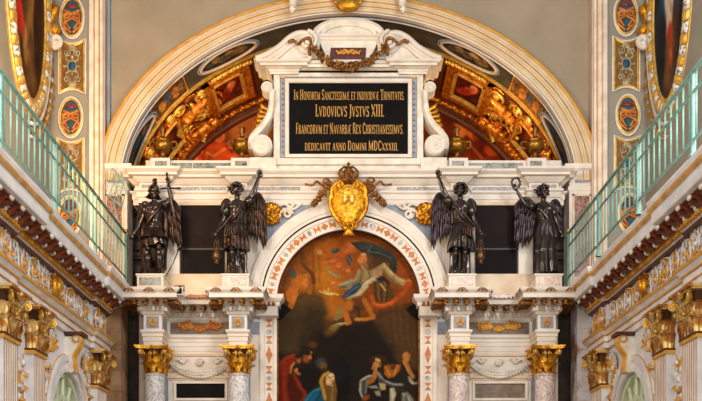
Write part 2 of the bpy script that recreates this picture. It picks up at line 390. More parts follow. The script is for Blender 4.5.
for d, lb, c in ((145,'painted panel of dim figures between two ceiling ovals, warm lit side of arch',(86,64,42)),(35,'golden brown painted panel between two ceiling ovals, cool lit side of arch',(116,80,40))):
    p = Paint(0,0,90,50,1.0,c); p.ell(25,28,9,16,(150,96,50)).ell(45,22,10,12,(70,74,90)).ell(62,30,10,14,(168,110,50)).ell(78,24,7,10,(90,60,40)).ell(12,26,8,10,(120,84,50)); p.noise(.5,5,int(d))
    th = D(d); t = thing('arch_fresco_panel', lb, 'ceiling painting', ar(th,-.4,21.1), 'painted panels between the arch ovals')
    p.mesh(lambda x,y: ar(th+D(7)*(x/45-1), -.3, 21.1+.36*(y/25-1)), 'canvas', 'fresco', t)
    g = MB(); g.tube([ar(th+D(7)*u, -.5, 21.1+.38*v) for u,v in ((-1,-1),(0,-1),(1,-1),(1,1),(0,1),(-1,1))], .02, 6, True); g.build('frame', 'goldpaint', t)
# ------------------------------------------------------------------ gilt pictures and stucco of the inner vault
def vp(th, Y, i): return ar(th, -i, Y)
def vbox(mb, t0, t1, y0, y1, i0, i1, n=6):
    for k in range(n):
        a, b = t0+(t1-t0)*k/n, t0+(t1-t0)*(k+1)/n
        mb.add([vp(a,y0,i0),vp(b,y0,i0),vp(b,y1,i0),vp(a,y1,i0),vp(a,y0,i1),vp(b,y0,i1),vp(b,y1,i1),vp(a,y1,i1)], [(0,3,2,1),(4,5,6,7),(0,1,5,4),(1,2,6,5),(2,3,7,6),(3,0,4,7)])
def vault_picture(deg, ddeg, y0, y1, fw, label, bg, figs, seed):
    t = thing('framed_vault_picture', label, 'picture', vp(D(deg), (y0+y1)/2, 1), 'gilt framed pictures on the vault')
    a, b = D(deg-ddeg), D(deg+ddeg); g = MB(); w = D(fw); h = fw*.075
    vbox(g,a,b,y0,y0+h,0,5); vbox(g,a,b,y1-h,y1,0,5); vbox(g,a,a+w,y0,y1,0,5,2); vbox(g,b-w,b,y0,y1,0,5,2); g.build('frame','orangegold',t)
    g = MB(); q = .55
    vbox(g,a+w,b-w,y0+h,y0+h*1.3,0,6.4); vbox(g,a+w,b-w,y1-h*1.3,y1-h,0,6.4); vbox(g,a+w,a+w*1.3,y0+h,y1-h,0,6.4,2); vbox(g,b-w*1.3,b-w,y0+h,y1-h,0,6.4,2); g.build('inner_moulding','goldpale',t)
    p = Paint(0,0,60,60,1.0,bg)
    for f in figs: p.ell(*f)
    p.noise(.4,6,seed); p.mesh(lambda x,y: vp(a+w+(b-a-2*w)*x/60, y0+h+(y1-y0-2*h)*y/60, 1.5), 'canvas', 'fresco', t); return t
fr = [(30,32,20,8,(168,66,36),35),(22,22,8,8,(190,106,62)),(40,40,13,8,(140,44,24),20),(14,44,10,8,(80,34,18))]
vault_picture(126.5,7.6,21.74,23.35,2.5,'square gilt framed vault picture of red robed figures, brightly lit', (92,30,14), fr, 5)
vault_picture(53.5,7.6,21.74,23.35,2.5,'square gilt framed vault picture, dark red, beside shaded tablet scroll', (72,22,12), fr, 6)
vault_picture(151,6.5,21.95,23.3,1.3,'small dark framed picture low on the vault above the urn over the helmeted angel', (60,22,12), [(30,30,14,18,(104,44,20))], 7)
vault_picture(29,6.5,21.95,23.3,1.3,'small dark framed picture low on the vault above the urn over the wreath bearing angel', (60,22,12), [(30,30,14,18,(96,40,20))], 8)
def vnorm(th):
    return Vector((-cos(th)/221, 0, -sin(th)/166)).normalized()
def putto(deg, Y, flip, label, S=.62):
    """a gilt cherub reclining on the vault surface"""
    th = D(deg); o = Vector(vp(th, Y, 0)); nn = vnorm(th); tt = Vector((-sin(th)*221, 0, cos(th)*166)).normalized()*flip; yy = Vector((0,1,0))
    P = lambda u, v, d: o+(tt*u+yy*v+nn*d)*S
    g = MB()
    def limb(a, b, c, r): g.tube(bez([a,b,c],5), [r*(1-.3*k/10) for k in range(11)], 7)
    R = Matrix((tt, yy, nn)).transposed()
    g.ell(P(0,0,.2),(.24,.15,.14),R); g.ell(P(.2,-.02,.22),(.15,.14,.13),R); g.ell(P(-.2,.02,.2),(.17,.16,.14),R); g.ell(P(.42,-.06,.28),(.12,.11,.125),R); g.ell(P(.5,-.16,.28),(.03,.03,.03),R)
    limb(P(-.25,-.05,.2),P(-.5,-.18,.26),P(-.62,.02,.12),.085); limb(P(-.25,.08,.18),P(-.52,.16,.2),P(-.78,.1,.1),.085)
    limb(P(.22,-.1,.25),P(.2,-.32,.28),P(.4,-.42,.3),.06); limb(P(.22,.1,.25),P(.34,.26,.2),P(.52,.3,.2),.06)
    g.v = [tuple(o+(Vector(q_)-o)) for q_ in g.v]; g = fused(g,.018,1); t = thing('gilded_putto', label, 'cherub sculpture', tuple(o+nn*.03), 'gilt cherubs on the vault'); g.build('body','orangegold',t,True)
    h = MB()
    for k in range(9): h.ell(P(.46+.07*cos(k*2.4),-.02+.09*sin(k*2.4),.3+.05*cos(k)),.035,None,6,4)
    h.build('hair','goldpale',t,True); w = MB()
    for k in range(5): w.leaf(P(.12-.03*k,.12+.03*k,.22), nn, tt, .24+.04*k, .1, .2, up=(yy*.8-tt*.5))
    w.build('wing','goldpale',t); return t
putto(139,22.2,1,'gilt cherub beside the square vault picture, warm lit side'); putto(137.5,23.3,-1,'gilt cherub reclining lower along the rib, warm lit side')
putto(41,22.2,-1,'gilt cherub beside the square vault picture, shaded side'); putto(42.5,23.3,1,'gilt cherub reclining lower along the rib, shaded side')
def vault_scrolls(s, label):
    """gilt scrollwork, shells and leaf garlands modelled on the vault"""
    A = lambda d: D(d) if s < 0 else D(180-d)
    t = thing('gilded_vault_scrollwork', label, 'stucco ornament', vp(A(140),22.7,.5)); g = MB(); r = random.Random(3)
    def sp(d, Y, R0, tn, ph, rad=.042):
        th = A(d); o = Vector(vp(th,Y,3)); tt = Vector((-sin(th)*221,0,cos(th)*166)).normalized(); g.tube(spiral(o,R0,.05,ph,tn,tt,(0,1,0),30), [rad]*30, 6); g.ell(o,.06)
    for d, Y, R0, tn, ph in ((135,22.0,.30,1.8,0),(143.5,21.9,.22,-1.6,1),(136,22.85,.30,1.8,2),(144.5,22.75,.26,-1.5,2.6),(148,21.8,.14,1.4,1),(156,23.5,.16,1.4,2),(160.5,21.95,.2,1.5,0),(164,22.6,.2,-1.5,2)):
        g = MB(); sp(d,Y,R0,tn,ph); g.build('scroll','goldpale',t,True)
    g = MB()
    for i in range(70):
        d = 131.5+i*.52; th = A(d); o = Vector(vp(th, 23.72+.06*sin(i*2.1), 2+2*r.random())); g.ell(o,(.07+.05*r.random(),.09,.07),None,6,4)
    for i in range(26):
        d = 112+i*.95; th = A(d); o = Vector(vp(th,23.76+.03*sin(i*2),2)); g.ell(o,(.09,.06,.06),None,6,4)
    g.build('rib_garland','orangegold',t,True); g = MB()
    for i in range(95):
        d = 131.5+36*r.random(); Y = 21.72+1.9*r.random()**1.1; th = A(d); nn = vnorm(th); o = Vector(vp(th,Y,1)); a = r.random()*6.28; tt = Vector((-sin(th)*221,0,cos(th)*166)).normalized(); u = tt*cos(a)+Vector((0,1,0))*sin(a)
        if abs(d-151) < 6.6 and 21.95 < Y < 23.3: continue
        g.leaf(o+nn*.04*r.random(),nn,tt*-sin(a)+Vector((0,1,0))*cos(a),.24+.1*r.random(),.13,.45,up=u,nt=5)
    g.build('leaves','orangegold',t,True)
    g = MB()
    for i in range(30):
        d = 118+i*.42; th = A(d); o = Vector(vp(th,21.74+.02*sin(i*2.5),2)); g.ell(o,(.05,.06,.05),None,6,4)
    g.build('edge_beads','goldpale',t,True); return t
vault_scrolls(-1,'gilt scrolls and leaves around the cherubs on the warm lit half of the vault'); vault_scrolls(1,'gilt scrolls and leaves around the cherubs on the shaded half of the vault')
# ------------------------------------------------------------------ crown of the arch
t = thing('keystone_medallion','gilt ringed grey medallion at the very top of the great arch, between two stucco feet','medallion', W(348,2,20.3))
g = MB(); n = 40; mc = Vector(W(348,-16,20.3)); g.tube([mc+Vector((cos(2*PI*i/n)*.36,0,sin(2*PI*i/n)*.5)) for i in range(n)],.04,8,True); g.build('ring','gold',t,True)
g = MB(); g.ell(mc+Vector((0,.05,0)),(.34,.1,.48)); g.build('field','bluegrey',t,True)
g = MB(); g.ell(mc+Vector((0,-.02,-.44)),(.25,.1,.13)); g.build('boss','gold',t,True)
def foot_putto(px, lb, s):
    o = Vector(W(px,6,20.25)); t = thing('stucco_putto_leg', lb, 'stucco figure', tuple(o), 'white stucco legs at the arch crown'); g = MB()
    g.tube(bez([o+Vector((s*.1,.05,.55)),o+Vector((s*.02,-.05,.2)),o+Vector((0,0,-.02))],6),[.14-.006*k for k in range(13)],8); g.ell(o+Vector((s*-.01,-.06,-.1)),(.06,.1,.09)); g.ell(o+Vector((-.03*s,-.03,.25)),(.12,.11,.13))
    for k in range(5): g.ell(o+Vector((-.05+.024*k,-.12,-.14+.01*abs(k-2))),(.016,.03,.022),None,6,5)
    fused(g,.012,1).build('leg','stucco',t,True); return t
foot_putto(293,'white stucco leg dangling over the arch crown, warm lit side of the gilt medallion',1); foot_putto(402.5,'white stucco leg dangling over the arch crown, cool lit side of the gilt medallion',-1)
# ================================================================== nave sides, upper level
def side_fn(s, dx=.05): return (lambda p: p) if s < 0 else (lambda p: (-p[0]+dx, p[1], p[2]))
for s, nm in ((-1,'left'),(1,'right')):
    fn = side_fn(s)
    g = MB(fn); g.add([(-5.98,4,6.2),(-5.98,20.6,6.2),(-5.98,20.6,ZT),(-5.98,4,ZT)],[(0,1,2,3)]); struct(g.build('wall_'+nm,'pierplaster'))
    g = MB(fn); g.box(-5.98,WX(90,20.2),20.2,20.62,6.2,ZT); struct(g.build('wall_'+nm,'pierplaster'))
    x = lambda p: WX(p,20.2)
    g = MB(fn); g.box(x(90),x(94),20.14,20.6,6.2,ZT); g.box(x(94.8),x(98.4),20.2,20.6,6.2,ZT); g.box(x(99.2),x(101.8),20.26,20.6,6.2,ZT); struct(g.build('trim_9' if s<0 else 'trim_10','stucco'))
    g = MB(fn); g.box(x(94),x(94.8),20.16,20.6,6.2,ZT); g.box(x(98.4),x(99.2),20.2,20.6,6.2,ZT); struct(g.build('trim_11' if s<0 else 'trim_12','goldpaint'))
    g = MB(fn); g.box(x(89.2),x(90),20.17,20.6,6.2,ZT); g.box(x(101.8),x(103),20.34,20.6,6.2,ZT); struct(g.build('trim_13' if s<0 else 'trim_14','pinkline'))
    g = MB(fn); g.box(x(103.6),x(106.4),20.5,20.6,8.9,ZT); (struct if s < 0 else bpy.data.objects.remove)(g.build('trim_15' if s<0 else 'trim_16','bluegrey'))
    # impost pilaster that carries the arch
    t = thing('impost_pilaster','white impost block and red panelled pilaster under the arch end beside '+('helmeted' if s<0 else 'wreath bearing')+' angel','pilaster', fn((WX(114,20.4),20.45,6.2)))
    xi = lambda p: WX(p,20.42)
    z = lambda y: WZ(y,20.42)
    g = MB(fn); g.box(xi(103),xi(127),20.44,20.95,6.2,z(189)); g.build('shaft','white',t)
    g = MB(fn); g.sweep([(xi(101.5),20.62),(xi(101.5),20.46),(xi(126.5),20.46),(xi(126.5),20.95)],[(0,z(191)),(.03,z(190)),(.03,z(186)),(.0,z(185)),(0,z(176)),(.03,z(175)),(.05,z(171)),(.1,z(169)),(.11,z(164.5)),(0,z(164))]); g.build('impost_cap','white',t)
    g = MB(fn); g.box(xi(107),xi(122),20.425,20.5,6.6,z(196)); g.build('panel','redmarble',t)
    g = MB(fn)
    for a,b,c,d in ((105,107,6.5,z(194)),(122,124,6.5,z(194)),(105,124,z(196),z(194))): g.box(xi(a),xi(b),20.41,20.5,c,d)
    g.build('panel_frame','cream',t)
    g = MB(fn); g.box(xi(107),xi(121),20.448,20.47,z(182.3),z(179)); g.build('inlay','grey',t)
    # dark reveal beside the attic
    g = MB(fn); g.box(xi(110),xi(176),21.25,21.35,0,8.7); struct(g.build('wall_niche_'+nm,'reveal'))
    t = thing('carved_dark_panelling','tall dark carved panelling in the gap beside '+('helmeted' if s<0 else 'wreath bearing')+' angel','panelling',fn((xi(132),21.2,6.2)))
    for k in range(5):
        g = MB(fn); za = 6.25+k*.48; xa, xb = WX(128,21.2), WX(147,21.2)
        for a,b,c,d in ((xa,xb,za,za+.07),(xa,xb,za+.41,za+.46),(xa,xa+.07,za,za+.46),(xb-.07,xb,za,za+.46)): g.box(a,b,21.14,21.26,c,d)
        g.ell(((xa+xb)/2,21.2,za+.24),(.13,.06,.13)); g.leaf(((xa+xb)/2,21.14,za+.12),(0,-1,0),X1,.22,.2,.3); g.build('panel','reveal',t)
# medallions of the piers
def emblem(g, c, sx, sz):
    """scroll monogram with a crown above"""
    for q in (-1,1):
        g.tube(bez([c+Vector((q*.02,0,-.30*sz)),c+Vector((q*.19*sx,0,-.12*sz)),c+Vector((-q*.04,0,.04*sz)),c+Vector((q*.16*sx,0,.16*sz)),c+Vector((q*.05,0,.08*sz))],8),.026,6)
        g.tube(spiral(c+Vector((q*.13*sx,0,.06*sz)),.09,.02,PI/2,q*1.3,X1,Z1,18),.022,5)
        g.tube(bez([c+Vector((q*.04,0,-.22*sz)),c+Vector((q*.17*sx,0,-.02*sz)),c+Vector((q*.1*sx,0,.12*sz))],8),.024,5)
def oval_medallion(px, py, rx, ry, lb):
    c = Vector(W(px,py,20.17)); a, b = rx*.0202, ry*.0202; t = thing('oval_medallion', lb, 'medallion', tuple(c), 'teal oval medallions on the piers'); n = 48
    el = lambda k, Y: [c+Vector((a*k*cos(2*PI*i/n),Y,b*k*sin(2*PI*i/n))) for i in range(n)]
    g = MB(); g.tube(el(1.12,0),.024,7,True); g.build('moulding','stucco',t,True)
    g = MB(); g.tube(el(1.0,-.005),.025,7,True); g.build('frame','goldpale',t,True)
    g = MB(); e = el(1.0,.005); g.add([tuple(v) for v in e]+[tuple(c+Vector((0,.005,0)))],[(i,(i+1)%n,n) for i in range(n)]); g.build('field',M['medblue'],t)
    g = MB(); emblem(g, c+Vector((0,-.015,-.02)), a/.24, b/.38); g.build('monogram',M['emborange'],t,True)
    g = MB(); q = c+Vector((0,-.01,b*.55)); g.tube([q+Vector((x,0,0)) for x in (-.1,.1)],.022,6)
    for k in range(5): g.ell(q+Vector((-.09+.045*k,0,.04+.015*(2-abs(k-2)))),(.018,.015,.03),None,6,4)
    g.build('crown',M['crownred'],t,True); return t
M['emborange'] = mat('orange_emblem_paint',(216,138,54),(170,92,30),.5,.2,scale=9); M['medblue'] = mat('teal_blue_field',(22,92,108),(16,70,88),.6,scale=7); M['crownred'] = mat('red_crown_paint',(168,54,34),(130,40,24),.5,scale=7)
M['palesilver'] = mat('pale_grey_gold_paint',(196,184,150),(150,128,84),.5,.2,scale=9)
M['panelbrown'] = mat('brown_gold_ground',(150,106,48),(106,72,28),.55,.25,scale=10,bump=.2)
def pier_panel(px0, px1, py0, py1, lb):
    x0,_,z1 = W(px0,py0,20.17); x1,_,z0 = W(px1,py1,20.17); xm = (x0+x1)/2; w = (x1-x0)/2
    t = thing('pier_panel', lb, 'wall panel', (xm,20.17,z0), 'gilt brown panels on the piers')
    def outl(k):
        top = [(xm+w*k*u, z1-(1-k)*.3-.10*(1-u*u)) for u in np.linspace(-1,1,11)]; bot = [(xm+w*k*u, z0+(1-k)*.3+.10*(1-u*u)) for u in np.linspace(1,-1,11)]; return top+bot
    g = MB(); g.tube([(x,20.17,z) for x,z in outl(1.06)],.02,6,True); g.build('moulding','stucco',t)
    g = MB(); g.tube([(x,20.165,z) for x,z in outl(.94)],.022,6,True); g.build('frame','goldpale',t)
    g = MB(); g.prism(outl(.94),20.175,20.2); g.build('field','panelbrown',t)
    g = MB(); c = Vector((xm,20.16,(z0+z1)/2)); sz = (z1-z0)/1.05
    for q in (-1,1):
        for r in (-1,1):
            g.tube(spiral(c+Vector((q*w*.42,0,r*.26*sz)),.09,.02,r*PI/2,q*r*1.4,X1,Z1,18),.014,5); g.tube(bez([c+Vector((0,0,r*.08)),c+Vector((q*w*.5,0,r*.16*sz)),c+Vector((q*.03,0,r*.36*sz))],8),.016,5)
            g.leaf(c+Vector((q*.02,0,r*.30*sz)),(0,-1,0),X1,r*.12,.12,.2)
    g.build('arabesque','palesilver',t,True)
    g = MB(); g.lathe([(.001,-.03),(.06,-.02),(.075,0),(.06,.02),(.001,.03)],(0,0,0),16); g.v = [(c.x+p[0],c.y+p[2],c.z+p[1]*1.35) for p in g.v]; g.build('blue_cartouche',M['medblue'],t,True)
    g = MB(); n=20; g.tube([c+Vector((.085*cos(2*PI*i/n),-.005,.115*sin(2*PI*i/n)*1.05)) for i in range(n)],.012,6,True)
    for k in range(8): g.leaf(c+Vector((.085*cos(k*PI/4),0,.115*sin(k*PI/4))),(0,-1,0),(-sin(k*PI/4),0,cos(k*PI/4)),.11,.05,.2,up=(cos(k*PI/4),0,sin(k*PI/4)),nt=5)
    g.build('cartouche_rim','palesilver',t,True); return t
for cx, cy, hi, nm in ((72,17.5,None,'beside the brown painting'),(626,15,None,'beside the red cloaked painting')):
    oval_medallion(cx,cy,10.5,18.5,'teal oval medallion with monogram, topmost on the pier '+nm)
    oval_medallion(cx-1.2 if cx<300 else cx+2,cy+100,10.5,18,'teal oval medallion with monogram, middle one on the pier '+nm)
    oval_medallion(cx-2.4 if cx<300 else cx+4,cy+199,10.5,18,'teal oval medallion behind the green railing, lowest on the pier '+nm)
    a = cx-12.3; pier_panel(a,a+25,cy+22,cy+76,'brown gilt panel under the topmost oval, pier '+nm); b = a+(-1.5 if cx<300 else 1.5)
    pier_panel(b,b+25,cy+121,cy+176,'brown gilt panel behind the railing under the middle oval, pier '+nm)
# ------------------------------------------------------------------ oval paintings on the nave walls
def nave_painting(s, lb, base, shapes):
    fn = side_fn(s, .09); Yc, Zc, a, b = 18.70, 11.36, .95, 1.86; t = thing('oval_wall_painting', lb, 'painting', fn((-5.95,Yc,Zc-2.2)))
    P = lambda k, ang, d=0: Vector(fn((-5.98+d, Yc+(a+k)*cos(ang), Zc+(b+k)*sin(ang))))
    p = Paint(-1,-1,1,1,45,base)
    for q in shapes: getattr(p,q[0])(*q[1:])
    p.noise(.35,7,4); p.disc(lambda x,y: fn((-5.94, Yc+(a+.03)*x, Zc-(b+.03)*y)), 'canvas','paint',t,34,80)
    g = MB(); n = 80
    for k, r, d in ((.0,.04,.05),(.31,.03,.03)): g.tube([P(k,2*PI*i/n,d) for i in range(n)],r,7,True)
    g.build('inner_moulding','goldpale',t,True)
    g = MB()
    for i in range(n): pass
    rg = [(-.02,.02),(.03,.05),(.14,.05),(.26,.05),(.32,.0)]; g.add([tuple(P(k,2*PI*i/n,d)) for i in range(n) for k,d in rg],[(i*5+j,((i+1)%n)*5+j,((i+1)%n)*5+j+1,i*5+j+1) for i in range(n) for j in range(4)]); g.build('frame','stucco',t,True)
    for i in range(60):
        ang = 2*PI*i/60; hw = PI/60; g = MB(); arc = [P(.15,ang-hw*.96+hw*1.92*q/8,.04) for q in range(9)]; c = P(.15,ang,.04); nn = Vector((-s,0,0)); tg = (arc[5]-arc[3]).normalized(); side = tg.cross(nn)
        fat = .14 if i % 2 == 0 else .128; prof = [fat*(.80,.95,1,1,1,1,1,.95,.80)[q] for q in range(9)]; g.tube(arc,prof,14); g.v = [(-5.96*-s if False else v_[0], v_[1], v_[2]) for v_ in g.v]; xw_ = P(0,0,0).x; g.v = [(xw_+(v_[0]-xw_)*.75, v_[1], v_[2]) for v_ in g.v]
        if i % 2 == 0: g.build('gilt_band','goldpale',t,True)
        else:
            g.build('white_band','mottled',t,True)
    # small scroll clasp on the altar side of the frame
    c = Vector(fn((-5.84,Yc+a+.36,11.2))); g = MB(); g.tube(spiral(c,.17,.03,PI/2,-s*1.7,X1,Z1,30),[.06]*30,7); g.build('scroll_clasp','stucco',t,True)
    g = MB(); g.tube(bez([c+Vector((s*-.06,0,.16)),c+Vector((s*.12,0,.36)),c+Vector((-s*.03,0,.7))],8),[.10,.105,.11,.12,.12,.12,.12,.12,.12,.12,.11,.11,.1,.1,.09,.08,.07],8); g.build('clasp_body','gold',t,True)
    g = MB(); 
    for k in range(26):
        ang = -1.45+k*.115; c = P(.50,ang,.05); g.leaf(c,(-s,0,0),(P(.50,ang+.01,.05)-c).normalized(),.17,.15,.3,up=(P(.8,ang,.1)-P(.5,ang,.1)).normalized(),nt=5)
    g.build('leaf_border','gold',t,True)
    g = MB(); g.tube([P(.42,-1.5+k*.05,.04) for k in range(60)],.035,6); g.tube([P(.66,-1.5+k*.05,.02) for k in range(60)],.03,6); g.build('outer_moulding','stucco',t,True)
nave_painting(-1,'oval wall painting of dark brown figures with a red cloak, gold and white beaded frame',(70,42,22),
  [('ell',-.55,.30,.26,.16,(200,44,26),20),('ell',-.2,.5,.16,.2,(150,104,56)),('ell',.25,.35,.14,.22,(136,92,46),20),('ell',.1,.2,.25,.6,(108,72,32)),('line',[(.2,.1),(.1,.3),(.3,.35)],.04,(170,120,60)),('ell',.1,.6,.2,.3,(74,48,24)),('line',[(-.1,.4),(.05,.7),(.2,.75)],.03,(150,100,50)),('ell',-.1,-.5,.4,.3,(90,60,34)),('ell',.5,.2,.25,.5,(56,32,18))])
nave_painting(1,'oval wall painting with bright red cloak on pale figure, gold and white beaded frame',(44,44,50),
  [('ell',.35,-.2,.3,.4,(40,70,98)),('ell',-.05,-.1,.35,.34,(196,178,154),20),('ell',-.1,.22,.3,.26,(206,186,160),30),('poly',[(-.25,.30),(.0,.22),(.16,.3),(.14,.5),(.0,.66),(-.14,.7),(-.22,.5)],(214,52,26),.06),('ell',-.38,.15,.14,.2,(60,92,116)),('ell',.15,.62,.2,.22,(96,60,34)),('ell',.5,.4,.25,.4,(34,36,44)),('ell',-.4,.4,.25,.4,(52,34,30)),('line',[(-.1,.5),(.05,.8)],.08,(150,96,56)),('ell',-.45,-.2,.2,.5,(60,60,70))])
# ================================================================== altarpiece body
YB, YF = 20.45, 19.82
x45 = lambda p: WX(p,YB); z45 = lambda y: WZ(y,YB)
CX = [WX(c,20) for c in (154.5,239,459,545)]
alt = thing('altarpiece','white and cream marble altarpiece wall with carved entablature filling the arch','altarpiece',(0,20.45,0))
XL, XR = x45(139), x45(558); AJ = x45(348.5); P5 = .02045; zs = z45(302)
YB = 20.46; g = MB(); g.box(XL,x45(249.5),YB,20.85,0,6.17); g.box(x45(447.5),XR,YB,20.85,0,6.17); g.box(x45(164),x45(249.5),YB,20.85,6.17,8.06); g.box(x45(447.5),x45(533),YB,20.85,6.17,8.06); g.box(XL,x45(249.5),YB,20.85,8.06,8.6); g.box(x45(447.5),XR,YB,20.85,8.06,8.6)
n = 40; R = 99*P5; arc = [(AJ-R*cos(PI*i/n), zs+R*sin(PI*i/n)) for i in range(n+1)]
for i in range(n):
    (xa,za),(xb,zb) = arc[i],arc[i+1]; g.add([(xa,YB,za),(xb,YB,zb),(xb,YB,8.6),(xa,YB,8.6)],[(0,1,2,3)])
g.build('wall','white',alt); YB = 20.45
# columns' entablature with two projecting blocks on each side
def ent_path(sgn):
    a, b = (CX[0],CX[1]) if sgn < 0 else (CX[2],CX[3])
    return [(a-.18,20.62),(a-.18,YF),(a+.18,YF),(a+.18,YB),(b-.18,YB),(b-.18,YF),(b+.18,YF),(b+.18,20.62)]
prof_arch = [(0,5.07),(0,5.16),(.015,5.165),(.015,5.25),(.03,5.255),(.03,5.31),(.06,5.345),(.06,5.385),(0,5.39)]
prof_frieze = [(0,5.385),(0,5.69)]
prof_cor = [(0,5.68),(.03,5.69),(.05,5.73),(.05,5.84),(.1,5.86),(.12,5.88),(.12,5.94),(.34,5.955),(.35,5.96),(.35,6.05),(.37,6.06),(.40,6.10),(.41,6.15),(0,6.17)]
def along(path, d, sp, skip=.0):
    """points spaced along a plan path offset outwards by d: (x, y, normal, tangent)"""
    out = []
    for i in range(len(path)-1):
        a, b = Vector(path[i]), Vector(path[i+1]); t = (b-a).normalized(); nn = Vector((t.y,-t.x)); L = (b-a).length
        e0 = e1 = 0.
        if i > 0:
            q = (a-Vector(path[i-1])).normalized(); c = q.x*t.y-q.y*t.x; e0 = d if c > 0 else -d
        if i < len(path)-2:
            q = (Vector(path[i+2])-b).normalized(); c = t.x*q.y-t.y*q.x; e1 = d if c > 0 else -d
        if abs(e0) > 0: pass
        L2 = L+e0+e1
        if L2 < sp*.8: continue
        m = max(1, int(round(L2/sp)));
        for k in range(m):
            u = -e0+L2*(k+.5)/m; p = a+t*u+nn*d; out.append((p.x,p.y,nn,t))
    return out
for sgn in (-1,1):
    pth = ent_path(sgn)
    g = MB(); g.sweep(pth,prof_arch); g.build('architrave','white',alt)
    g = MB(); g.sweep(pth,prof_frieze); g.build('frieze','white',alt)
    g = MB(); g.sweep(pth,prof_cor); g.build('cornice','white',alt)
    g = MB()
    for x,y,nn,t in along(pth,.075,.086):
        R_ = Matrix(((t.x,nn.x),(t.y,nn.y)))
        w, dd = .021, .04
        vs = [(x+t.x*a+nn.x*b, y+t.y*a+nn.y*b, z) for z in (5.755,5.835) for a,b in ((-w,-dd),(w,-dd),(w,dd),(-w,dd))]
        g.add(vs,[(0,3,2,1),(4,5,6,7),(0,1,5,4),(1,2,6,5),(2,3,7,6),(3,0,4,7)])
    g.build('dentil_molding','white',alt)
    for x,y,nn,t in along(pth,.235,.225):
        g = MB(); n3 = Vector((nn.x,nn.y,0)); t3 = Vector((t.x,t.y,0)); c = Vector((x,y,5.9))
        g.tube([c-n3*.11+Vector((0,0,.035)),c-n3*.02+Vector((0,0,-.01)),c+n3*.05+Vector((0,0,.015)),c+n3*.1+Vector((0,0,-.0))],[.055,.05,.045,.05],8)
        g.leaf(c-n3*.1+Vector((0,0,-.03)),Vector((0,0,-1)),t3,.26,.17,.12,up=n3,nt=5); g.ell(c+n3*.10+Vector((0,0,-.02)),(.05,.05,.045),None,8,5)
        g.build('gilded_modillion','oldgold',alt,True)
    for x,y,nn,t in along(pth,.405,.34):
        g = MB(); c = Vector((x,y,6.145)); n3 = Vector((nn.x,nn.y,0)); t3 = Vector((t.x,t.y,0))
        for q in (-1,0,1): g.leaf(c+t3*.02*q,n3,t3,.09,.06,.25,up=Vector((0,0,-1))+t3*q*.9,nt=5)
        g.build('gilded_leaf','oldgold',alt)
